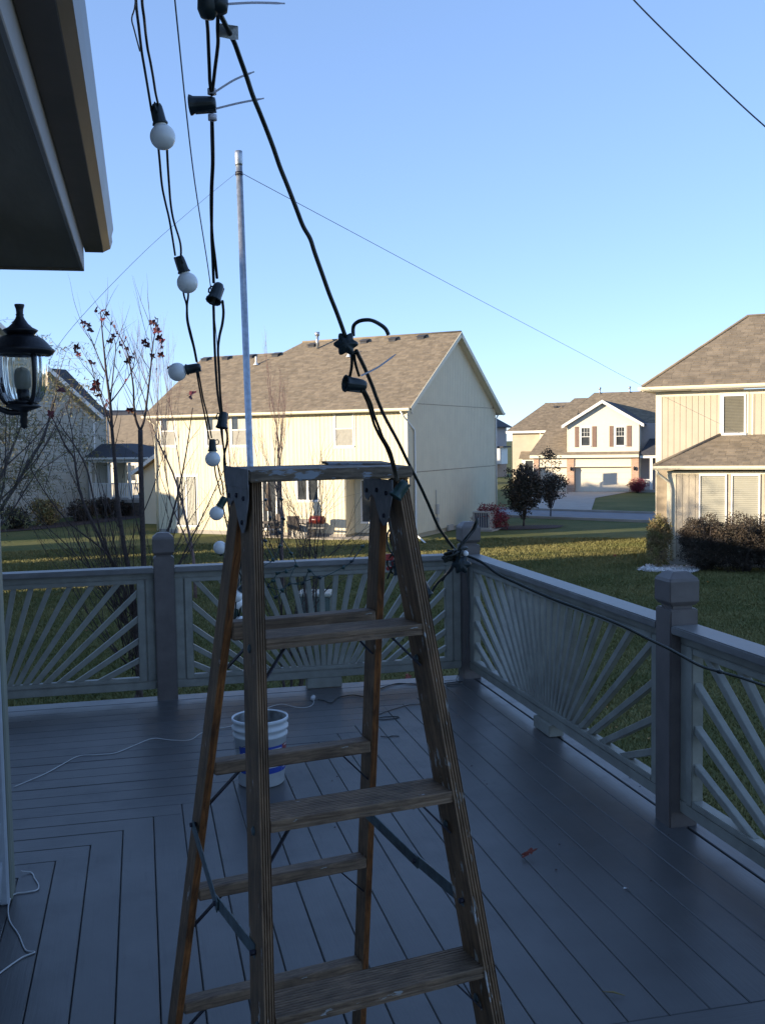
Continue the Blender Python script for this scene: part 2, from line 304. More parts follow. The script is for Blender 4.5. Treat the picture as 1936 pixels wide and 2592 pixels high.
def beam(name, p0, p1, w, d, wdir, m, parent=None, bevel=0.002, prof=None, **kw):
    """board from p0 to p1, w across wdir, d across the other way; its own local Z runs along it"""
    p0, p1 = Vector(p0), Vector(p1); z = (p1-p0); Ln = z.length; z.normalize(); x = Vector(wdir); x = (x - z*x.dot(z)).normalized(); y = z.cross(x)
    b = MB()
    if prof: b.prism([(a*w, c*d, 0) for a, c in prof], (0,0,Ln))
    else: b.box(-w/2, w/2, -d/2, d/2, 0, Ln)
    return b.build(name, m, parent, bevel, mtx=frame(p0, x, y, z), **kw)
def smooth_pts(pts, k=4):
    P = [Vector(p) for p in pts]; o = []
    for i in range(len(P)-1):
        a, b_, c, d = P[max(i-1,0)], P[i], P[i+1], P[min(i+2,len(P)-1)]
        for j in range(k):
            t = j/k; o.append(0.5*((2*b_) + (c-a)*t + (2*a-5*b_+4*c-d)*t*t + (3*b_-a-3*c+d)*t**3))
    o.append(P[-1]); return o
# ================================================= THE SETTING: ground
def sheet(name, pts, z, m, kind='structure', th=None, **kw):
    b = MB()
    if th: b.prism([(x, y, z-th) for x, y in pts], (0,0,th))
    else: b.add([(x, y, z) for x, y in pts], [tuple(range(len(pts)))])
    return b.build(name, m, kind=kind, **kw)
bl = MB(); N = 24
xs = [-900,-300,-120,-60,-30,-15,0,10,20,35,60,120,300,900]; ys = [-400,-60,-20,0,10,20,30,40,50,60,80,120,250,600,1800]
for y in ys:
    for x in xs: bl.v.append((x, y, G + (0 if abs(x) < 100 and y < 200 else 0)))
nx = len(xs)
for j in range(len(ys)-1):
    for i in range(nx-1): bl.f.append((j*nx+i, j*nx+i+1, (j+1)*nx+i+1, (j+1)*nx+i)); bl.sm.append(False)
bl.build('lawn', 'lawn', kind='structure')
# street and driveway, kerb a real step
sd = Vector((0.60, -0.80, 0))      # street runs to the right and towards us
e1 = Vector((20.2, 51.6, 0)); e2 = Vector((22.6, 56.9, 0)); dr = Vector((0.628, -0.778, 0))
a1, b1 = e1 - dr*60, e1 + dr*70; a2, b2 = e2 - dr*60, e2 + dr*70
sheet('street', [a1.xy, b1.xy, b2.xy, a2.xy], G+0.02, 'asphalt')
for nm, p, q, s in (('kerb', a1, b1, -1), ('kerb', a2, b2, 1)):
    nrm = Vector((dr.y, -dr.x, 0))*s*-1
    sheet(nm, [p.xy, q.xy, (q+nrm*0.15).xy, (p+nrm*0.15).xy], G+0.13, 'concrete', th=0.14)
sheet('driveway', [(21.9, 57.4), (24.9, 54.2), (30.9, 66.5), (36.6, 72.6), (33.0, 75.6), (30.0, 77.4), (27.0, 72.0)], G+0.030, 'concrete')
sheet('patio', [(12.7-0.774*p+0.634*q-1.0, 39.8+0.634*p+0.774*q+0.6) for p, q in ((3.2,.2),(8.9,.2),(8.9,3.1),(3.2,3.1))], G+0.05, 'concrete', th=0.06)

# ================================================= DECK
deck = empty('deck'); deck['kind'] = 'structure'
bw, gap = 0.137, 0.005
ub = {}
def board_mesh(w, L, th=0.03):
    b = MB(); b.box(-w/2, w/2, 0, L, -th, 0); me = b.mesh('deck_board', 0.003); me.materials.append(M['deck']); return me
XR = 2.325; bw = 0.1365; gap = 0.0030
n = 0
def mit(x): return 4.715 + (x + 0.413)*(2.55/2.72)*1.0
xi = XR
ends = {}
while xi > -2.5:       # boards running away from the camera, right of the mitre
    x0 = xi - bw + gap; x1 = xi; xm = (x0+x1)/2
    y1 = 7.21 - .1387*round((XR-xi)/bw) - .002 if XR-xi > .01 else 7.20; ends[round(xm,3)] = y1
    for ya, yb in (((2.72+0.004, y1), (-1.6, 2.72-bw-0.004)) if xi > -.62 else ((-1.6, 1.09),)):
        if yb-ya < .05: continue
        me = board_mesh(x1-x0, yb-ya); link('deck_board', me, deck, Matrix.Translation((xm, ya, rng.normal(0, .0006))))
    xi -= bw
for xa, xb in ((XR+0.012, XR+0.12),):      # outer border board beyond the wide gap
    me = board_mesh(xb-xa, 8.85); link('deck_board', me, deck, Matrix.Translation(((xa+xb)/2, -1.6, 0)))
me = board_mesh(bw-gap, XR+0.62); link('deck_board', me, deck, Matrix.Translation((XR, 2.72-bw/2, 0.003)) @ Matrix.Rotation(R(90), 4, 'Z'))
yi = 7.21
while yi > 4.30:        # boards running left to right behind the house corner, mitred in steps
    y0 = yi - .1387 + gap; ym = (y0+yi)/2
    k = round((7.21-yi)/.1387); xr = XR - k*bw - (gap if k else 0)
    xl = -3.4 if yi > 4.40 else -0.6
    if xr - xl > .1:
        me = board_mesh(.1387-gap, xr-xl); link('deck_board', me, deck, Matrix.Translation((xr, ym, rng.normal(0, .0006))) @ Matrix.Rotation(R(90), 4, 'Z'))
    yi -= .1387
b = MB(); b.box(-3.4, XR+.11, -1.6, 7.2, -0.06, -0.034)
b.build('joist_layer', 'deck_dark', deck)
b = MB(); b.box(-3.4, XR+.12, 7.2, 7.24, -0.30, -0.004); b.box(XR+.122, XR+.16, -1.6, 7.24, -0.30, -0.004); b.build('rim_board', 'deck', deck)
b = MB()
for x, y in ((2.25,7.1),(2.25,3.9),(2.25,0.9),(0.1,7.1),(-2.2,7.1)): b.box(x-.07, x+.07, y-.07, y+.07, G-.1, -.06)
b.build('support_post', 'post', deck)
# screws
b = MB()
for x, y in ((XR+.07,4.75),(XR+.06,4.62),(XR+.07,3.0),(XR+.05,2.9)): b.lathe([(0,.001),(.006,.0012),(.006,-.001)], 8, (x,y,0))
b.build('deck_screw', 'darkmetal', deck)

# railing posts
def railing_post(x, y, label):
    t = empty('railing_post', (x, y, 0), 0, label, 'post', 'posts of the deck railing')
    h = .0685; b = MB(); b.box(-h, h, -h, h, -0.25, 0.985); b.build('post_shaft', 'post', t, 0.006, 2)
    b = MB()
    n1 = .050; b.box(-n1, n1, -n1, n1, .98, 1.005)
    zz = [(.060,1.0),(.071,1.016),(.072,1.02),(.072,1.108),(.067,1.122),(.036,1.150)]
    vs = []; fs = []
    for r, z in zz: vs += [(-r,-r,z),(r,-r,z),(r,r,z),(-r,r,z)]
    for i in range(len(zz)-1):
        for k in range(4): fs.append((i*4+k, i*4+(k+1)%4, (i+1)*4+(k+1)%4, (i+1)*4+k))
    fs.append((3,2,1,0)); m_ = (len(zz)-1)*4; fs.append((m_, m_+1, m_+2, m_+3)); b.add(vs, fs)
    b.build('post_cap', 'post', t, 0.004, 2)
    return t
PX = 2.318
railing_post(PX, 4.145, 'square taupe railing post right of the stepladder, nearest of the capped posts')
railing_post(PX, 7.155, 'capped railing post at the far corner of the deck, half hidden by the tangled cords')
railing_post(0.131, 7.155, 'capped railing post on the back side, left of the stepladder')
railing_post(PX, 0.95, 'capped railing post out of sight beyond the right edge')
railing_post(-2.25, 7.155, 'capped railing post at the left end of the back railing, behind the house corner')

# railing panels with sunburst slats
TH = R(5.8)
def slat_geo(k, hw):
    """slat k of the fan: centre line in panel coords (x, z)"""
    a = k*TH; V = (0, -0.22); z0, z1 = 0.158, 0.805
    t = math.tan(a); x0 = t*(z0 - V[1]); x1 = t*(z1 - V[1])
    if abs(x1) > hw: s = math.copysign(1, a); x1 = s*hw; z1 = V[1] + hw/abs(t)
    return (x0, z0), (x1, z1), a
def railing(name, p0, p1, label):
    p0 = Vector((*p0, 0)); p1 = Vector((*p1, 0)); d = p1-p0; Ln = d.length; rz = math.atan2(d.y, d.x)
    t = empty(name, (p0+p1)/2, rz, label, 'railing', 'sunburst railing panels round the deck')
    H = Ln/2; hw = H - 0.115
    def bx(nm, x0, x1, y0, y1, z0, z1, m='rail', bv=0.004): b = MB(); b.box(x0,x1,y0,y1,z0,z1); return b.build(nm, m, t, bv, 2)
    bx('top_rail', -H, H, -.068, .068, .878, .916, 'railcap', 0.006)
    bx('upper_rail', -H, H, -.022, .022, .835, .8765)
    bx('bottom_rail', -H, H, -.022, .022, .072, .128)
    for s in (-1, 1):
        a, c = sorted((s*(H-.0), s*(H-.058))); bx('stile', a, c, -.020, .020, .129, .834)
        a, c = sorted((s*(H-.064), s*(H-.115))); bx('inner_frame', a, c, -.028, .028, .129, .834)
        a, c = sorted((s*(H-.058), s*(H-.064))); bx('groove', a, c, -.012, .012, .129, .834)
    bx('inner_top', -hw, hw, -.028, .028, .805, .834)
    bx('inner_bottom', -hw, hw, -.028, .028, .129, .158)
    bx('foot_block', -.125, .125, -.045, .045, .004, .0715, 'rail', .003)
    K = int(math.atan((hw-.03)/(0.158+0.22))/TH)
    for k in range(-K, K+1):
        (x0, z0), (x1, z1), a = slat_geo(k, hw)
        c, s = math.cos(a), math.sin(a); wv = .0175
        # ends cut square with the frame they meet
        if abs(x1) < hw-1e-6: tl, tr = (x1 - wv/c, z1), (x1 + wv/c, z1)
        else:
            q = wv/abs(s); tl, tr = ((x1, z1+q), (x1, z1-q)) if k > 0 else ((x1, z1-q), (x1, z1+q))
        bl_, br_ = (x0 - wv/c, z0), (x0 + wv/c, z0)
        y = .016 + .0006*(k % 2)
        pts = [(bl_[0], -y, bl_[1]), (br_[0], -y, br_[1]), (tr[0], -y, tr[1]), (tl[0], -y, tl[1])]
        b = MB(); b.prism(pts, (0, 2*y, 0)); b.build('slat', 'rail', t, 0.003)
    return t
railing('deck_railing', (0.2, 7.155), (PX-.069, 7.155), 'back railing panel with a sunburst of slats, seen through the stepladder')
railing('deck_railing', (-2.18, 7.155), (0.062, 7.155), 'left railing panel with sunburst slats in front of the bare maple')
railing('deck_railing', (PX, 7.086), (PX, 4.214), 'long right-hand railing panel whose slats crowd together as it runs to the far corner')
railing('deck_railing', (PX, 4.076), (PX, 1.02), 'nearest right-hand railing panel, cut off by the picture edge')

# ================================================= OWN HOUSE
own = empty('house', (-0.55, 4.20, 0), 0, 'near house corner at left with a dark soffit, brown gutter and olive corner trim', 'house')
def ob(nm, x0,x1,y0,y1,z0,z1, m, par=own, bv=0.003, **kw): b = MB(); b.box(x0,x1,y0,y1,z0,z1); return b.build(nm, m, par, bv, **kw)
wl = ob('wall', -9, -.03, -3.1, -.1, G, 2.589, 'owall', bv=0); ob('wall', -9, -2.0, -12, -3.102, G, 2.589, 'owall', bv=0)
sb = unitbox('owall', 'lap_board')
z = 0.02
while z < 2.56:
    for ya, yb in ((-3.09, -.105),):
        m4 = Matrix.Translation((-.022, (ya+yb)/2, z+.075)) @ Matrix.Rotation(R(5), 4, 'Y') @ Matrix.Diagonal((.012, yb-ya, .158, 1)); link('lap_board', sb, wl, m4)
    z += .15
ob('corner_trim', -.03, .014, -.102, .0, -.06, 2.60, 'otrim', bv=.006)
ob('corner_trim', -.12, -.031, -.02, .012, -.06, 2.60, 'otrim', bv=.006)
ob('door_casing', -.028, .006, -.155, -.110, 0.0, 2.60, 'owall', bv=.006)
# eave: soffit, fascia, gutter
EX = -0.55
ob('soffit', -.95, .302, -12, .92, 2.590, 2.612, 'soffit', bv=0)
ob('soffit_end_board', -.95, .318, .92, .945, 2.578, 2.80, 'soffit', bv=.003)
ob('fascia', .3025, .318, -12, .9195, 2.578, 2.80, 'fascia', bv=.003)
g = MB()
prof = [(.319,2.690),(.319,2.80),(.322,2.80),(.322,2.693),(.404,2.693),(.430,2.712),(.440,2.742),(.437,2.768),(.446,2.800),(.440,2.806),(.456,2.806),(.456,2.798),(.447,2.766),(.450,2.740),(.439,2.706),(.407,2.690)]
g.prism([(x, -12, z) for x, z in prof], (0, 13.05, 0)); gt = g.build('gutter', 'gutter_front', own)
g = MB(); g.box(.3195, .405, -12, 1.048, 2.6865, 2.6895); g.build('gutter_bottom', 'gutter', gt)
g = MB(); g.prism([(x, 1.0505, z) for x, z in [(.319,2.690),(.319,2.80),(.450,2.80),(.440,2.742),(.438,2.706),(.406,2.690)]], (0, .003, 0)); g.build('end_cap', 'gutter', gt)
# roof above (mostly out of frame; it shades the deck)
g = MB(); rp_ = [(.36,2.82),(-4.6,5.6),(-9.6,2.82),(-9.6,2.70),(-4.6,5.45),(.30,2.78)]
g.prism([(x, -12.2, z) for x, z in rp_], (0, 13.15, 0)); g.build('roof', 'roof', own)
g = MB(); g.prism([(-9,-.13,2.61),(-.03,-.13,2.61),(-4.6,-.13,5.3)], (0,.03,0)); g.build('gable', 'owall', own)

# ================================================= LANTERN on the wall
LX, LY, LZ = -0.272, 2.63, 0
lan = empty('wall_lantern', (LX, LY, 0), 0, 'dark bronze wall lantern with ribbed glass and a finial, at the left edge', 'lantern')
u_ = 1/2600*2.66*1.1719        # size of one photo pixel there
def lz(py): return 2.092 - (py-657)*u_*1.0
b = MB(); b.lathe([(0,lz(657)),(.012,lz(657)),(.0125,lz(660)),(.0095,lz(667)),(.0085,lz(677)),(.0105,lz(679)),(.009,lz(682)),(.012,lz(688)),(.020,lz(698)),(.030,lz(706)),(.040,lz(710)),(.044,lz(712)),(.040,lz(716)),(.033,lz(722)),(.030,lz(723))], 32)
hd = b.build('finial', 'lantern', lan)
b = MB(); b.lathe([(.0,lz(721)),(.032,lz(722)),(.045,lz(725)),(.058,lz(732)),(.068,lz(741)),(.075,lz(749)),(.083,lz(753)),(.083,lz(757)),(.074,lz(765)),(.060,lz(765)),(.050,lz(760)),(.0,lz(758))], 40)
b.build('hood', 'lantern', lan)
b = MB(); b.lathe([(.060,lz(766)),(.062,lz(775)),(.062,lz(800)),(.059,lz(830)),(.052,lz(850)),(.044,lz(862)),(.034,lz(868)),(.032,lz(868)),(.042,lz(860)),(.050,lz(848)),(.057,lz(829)),(.060,lz(800)),(.060,lz(775)),(.058,lz(766))], 72, ribs=22, ramp_=.03)
b.build('glass_shade', 'lglass', lan)
b = MB()
for a in (R(-58), R(62), R(178)):
    pr = [(.0595, 764), (.061, 780), (.062, 805), (.060, 830), (.053, 850), (.044, 862), (.034, 869)]
    b.tube([((r+.004)*math.cos(a), (r+.004)*math.sin(a), lz(z)) for r, z in pr], .0055, 6)
b.build('cage_rib', 'lantern', lan)
b = MB(); b.lathe([(0,lz(866)),(.034,lz(867)),(.040,lz(871)),(.045,lz(875)),(.030,lz(880)),(.014,lz(884)),(.010,lz(888)),(.011,lz(893)),(.0085,lz(896)),(.0105,lz(908)),(.0075,lz(912)),(.009,lz(918)),(0,lz(923))], 32)
b.build('base_finial', 'lantern', lan)
b = MB(); b.lathe([(0,lz(866)),(.015,lz(866)),(.015,lz(838)),(0,lz(838))], 20); b.build('lamp_holder', 'lantern', lan)
b = MB(); b.lathe([(.013,lz(838)),(.019,lz(832)),(.021,lz(815)),(.019,lz(800)),(.012,lz(792)),(0,lz(790))], 20); b.build('bulb', 'candle', lan)
b = MB(); b.tube(smooth_pts([(-.007,0,lz(886)),(-.03,0,lz(887)),(-.055,0.0,lz(880)),(-.072,0,lz(866)),(-.085,0,lz(848)),(-.105,0,lz(838)),(-.130,0,lz(846)),(-.150,0,lz(860)),(-.205,0,lz(862))]), .0075, 10)
b.build('scroll_arm', 'lantern', lan)
lan.scale = (.94,.94,.94); lan.location.z = 2.092*.06
b = MB(); b.lathe([(0,0),(.05,0),(.05,.012),(.03,.02),(0,.02)], 24); b.build('wall_plate', 'lantern', lan, mtx=Matrix.Translation((-.222,0,lz(862))) @ Matrix.Rotation(R(90),4,'Y'))

# ================================================= STEPLADDER
Y_ = .1879; lad = empty('stepladder', (0.3566, 1.8115, 0), Y_, 'paint spattered wooden stepladder standing open in the middle of the deck', 'stepladder')
Zt = 1.676
fn = lambda z: -0.2549*(1.4067-z)               # n of the front frame's front edge
rn = lambda z: 0.2113 + 0.3441*(1.4017-z)       # n of the rear frame's front edge
Lin = lambda z: -.1464 - .0784*(1.519-z)
Rin = lambda z: .1520 + .0622*(1.369-z)
flute = [(-.5,-.5),(.5,-.5),(.5,.5),(.36,.5),(.33,.46),(.27,.46),(.24,.5),(.12,.5),(.09,.455),(.03,.455),(0,.5),(-.12,.5),(-.15,.46),(-.22,.46),(-.25,.5),(-.36,.5),(-.39,.46),(-.44,.46),(-.47,.5),(-.5,.5)]
def fr_rail(inn, s, z0, z1, wd, dp):
    # axis at the middle of the section; front face carries flutes
    c0 = Vector((inn(z0)+s*wd/2, fn(z0)+dp/2, z0)); c1 = Vector((inn(z1)+s*wd/2, fn(z1)+dp/2, z1))
    pf = [(-a, -c) for a, c in flute]
    return beam('front_rail', c0, c1, wd, dp, (1,0,0), 'wood' if s < 0 else 'wood_flaky', lad, 0.0012, prof=pf)
fr_rail(Lin, -1, 0.0, Zt, .0185, .082)
fr_rail(Rin, 1, 0.0, Zt, .0225, .074)
def re_rail(mid, s, z0, z1, wd, dp, t):
    c0 = Vector((mid(z0)+s*wd/2, rn(z0)+dp/2, z0)); c1 = Vector((mid(z1)+s*wd/2, rn(z1)+dp/2, z1))
    o = beam('rear_rail', c0, c1, wd, dp, (1,0,0), 'wood', lad, 0.0015)
    o.data.materials.append(M['wood_orange'])          # the face towards the steps was varnished and is still orange
    for p in o.data.polygons:
        if p.normal.y < -.8: p.material_index = 1
    return o
RLi = lambda z: -.1508 - .0523*(1.503-z); RRi = lambda z: .1620 + .093*(1.263-z)
re_rail(RLi, -1, 0.0, Zt-.005, .0175, .055, 0); re_rail(RRi, 1, 0.0, Zt-.005, .0165, .055, 0)
# steps: corner by corner, treads ridged along their length
def step(i):
    z = 1.4067 - .3014*i
    xl = Lin(z)+.0008; xr = Rin(z)-.0005 + (.016 if i else .014); zl = z + (.000 if i == 0 else .003); zr = z - .001
    f = fn(z); dp = .084; th = .0205; n = 11
    prof = [(f-.002, -th)]
    prof = []
    for j in range(n):
        a = j/n; b2 = (j+1)/n
        prof += [(f+.001+dp*a, 0), (f+.001+dp*(a+.62/n), 0), (f+.001+dp*(a+.72/n), -.0016), (f+.001+dp*(a+.92/n), -.0016)]
    prof += [(f+dp, 0), (f+dp, -th), (f+.0, -th), (f, -th*.68), (f+.0012, -th*.62), (f+.0012, -th*.50), (f, -th*.44), (f, -.002)]
    b = MB(); L0 = xr-xl
    b.prism([(0, y, zz) for y, zz in prof][::-1], (L0, 0, 0))
    mt = frame((xl, 0, zl), Vector((L0, 0, zr-zl)).normalized(), (0,1,0), (0,0,1))
    return b.build('step', 'wood_step', lad, 0, mtx=mt)
for i in range(5): step(i)
def rung(i):
    z = 1.4017 - .3063*i
    if z < .05: return
    b = MB(); L0 = RRi(z)-RLi(z)-.001; b.box(0, L0, 0, .040, -.027 if i else -.036, 0)
    b.build('rung', 'wood_step', lad, 0.003, mtx=Matrix.Translation((RLi(z)+.0005, rn(z)+.001, z)))
for i in range(5): rung(i)
# top cap
b = MB(); b.box(-.165, .158, .046, .196, 0, .0215)
b.build('top_cap', 'wood_cap', lad, 0.003, 2, mtx=Matrix.Translation((0,0,1.6785)) @ Matrix.Rotation(R(1.6),4,'X'))
b = MB(); b.box(-.168, -.1655, .048, .196, -.012, .024); b.build('cap_end_plate', 'bracket', lad, .0005, mtx=Matrix.Translation((0,0,1.6785)) @ Matrix.Rotation(R(1.6),4,'X'))
b = MB(); b.add([(.03,.16,.0225),(.155,.12,.0222),(.158,.198,.0225),(.03,.199,.0225),(.03,.16,.026),(.155,.12,.0232),(.158,.198,.0255),(.03,.199,.028)],[(0,3,2,1),(4,5,6,7),(0,1,5,4),(1,2,6,5),(2,3,7,6),(3,0,4,7)])
b.build('split_splinter', 'wood_cap', lad, 0, mtx=Matrix.Translation((0,0,1.6785)) @ Matrix.Rotation(R(1.6),4,'X'))
# hinge brackets: plate with a long front tongue and a short rear lobe
def plate(x, s):
    ring = [(.052,1.676),(.190,1.676),(.193,1.660),(.190,1.646),(.182,1.636),(.170,1.633),(.160,1.641),(.150,1.645),(.138,1.638),(.126,1.616),(.112,1.598),(.098,1.586),(.084,1.588),(.074,1.602),(.062,1.628),(.054,1.648)]
    b = MB(); b.prism([(x, y, z) for y, z in ring], (.0025*s, 0, 0)); p = b.build('hinge_bracket', 'bracket', lad, .0006)
    for y, z in ((.080,1.650),(.125,1.654),(.175,1.652),(.093,1.606)):
        r = MB(); r.lathe([(0,.004),(.0035,.003),(.005,.0),(.0,0)], 10); r.build('rivet', 'rivet', p, mtx=Matrix.Translation((x+(.0026*s), y, z)) @ Matrix.Rotation(R(90)*s,4,'Y'))
    return p
plate(-.1635, -1); plate(.1185, -1)
def strap(nm, p0, p1, w, t, wd, m='strap'): return beam(nm, p0, p1, w, t, wd, m, lad, 0.0006)
# spreaders (two hinged halves each)
def spreader(a, mid, c, m='strap'):
    a, mid, c = Vector(a), Vector(mid), Vector(c); wd = (c-a).cross(Vector((1,0,0)))
    s1 = strap('spreader', a, mid + (mid-a).normalized()*.012, .025, .003, wd, m); s2 = strap('spreader', mid - (c-mid).normalized()*.012 + Vector((.0035,0,0)), c+ Vector((.0035,0,0)), .025, .003, wd, m)
    b = MB(); 
    for q in (a, mid, c): b.tube([q-Vector((.006,0,0)), q+Vector((.008,0,0))], .005, 8)
    b.build('pin', 'rivet', lad)
spreader((-.205, rn(.945)+.02, .948), (-.2185, .155, .877), (Lin(.89)-.022, fn(.89)+.045, .892))
spreader((RRi(.93)-.004, rn(.93)+.02, .912), (.205, .160, .880), (Rin(.885)-.004, fn(.885)+.040, .905))
# flat braces under the steps and rungs
for i in range(4):
    z = 1.4067 - .3014*i - .021
    for inn, s in ((Lin, 1), (Rin, -1)):
        strap('brace', (inn(z)+s*.0535, fn(z)+.045, z), (inn(z-.06)+s*.002, fn(z-.06)+.035, z-.062), .010, .003, (0,1,0), 'darkmetal')
    z = 1.4017 - .3063*i - .027
    for inn, s in ((RLi, 1), (RRi, -1)):
        strap('brace', (inn(z)+s*.0655, rn(z)+.018, z), (inn(z-.07)+s*.002, rn(z-.07)+.012, z-.072), .012, .003, (0,1,0), 'darkmetal')
# bolts in the rails where steps and rungs fix
for i in range(4):
    z = 1.385 - .3014*i
    b = MB(); b.lathe([(0,.004),(.006,.003),(.009,0),(0,0)], 12); b.build('bolt', 'strap', lad, mtx=Matrix.Translation((Lin(z)-.0186, fn(z)+.038, z)) @ Matrix.Rotation(R(-90),4,'Y'))
    b = MB(); b.lathe([(0,.004),(.006,.003),(.009,0),(0,0)], 12); b.build('bolt', 'strap', lad, mtx=Matrix.Translation((Rin(z)-.0002, fn(z)+.035, z-.05)) @ Matrix.Rotation(R(-90),4,'Y'))
z = 1.60
b = MB(); b.lathe([(0,.003),(.005,.003),(.006,.0015),(.009,0),(0,0)], 12); b.build('bolt', 'rivet', lad, mtx=Matrix.Translation((RRi(z)+.006, rn(z)-.0002, z-.005)) @ Matrix.Rotation(R(90),4,'X'))
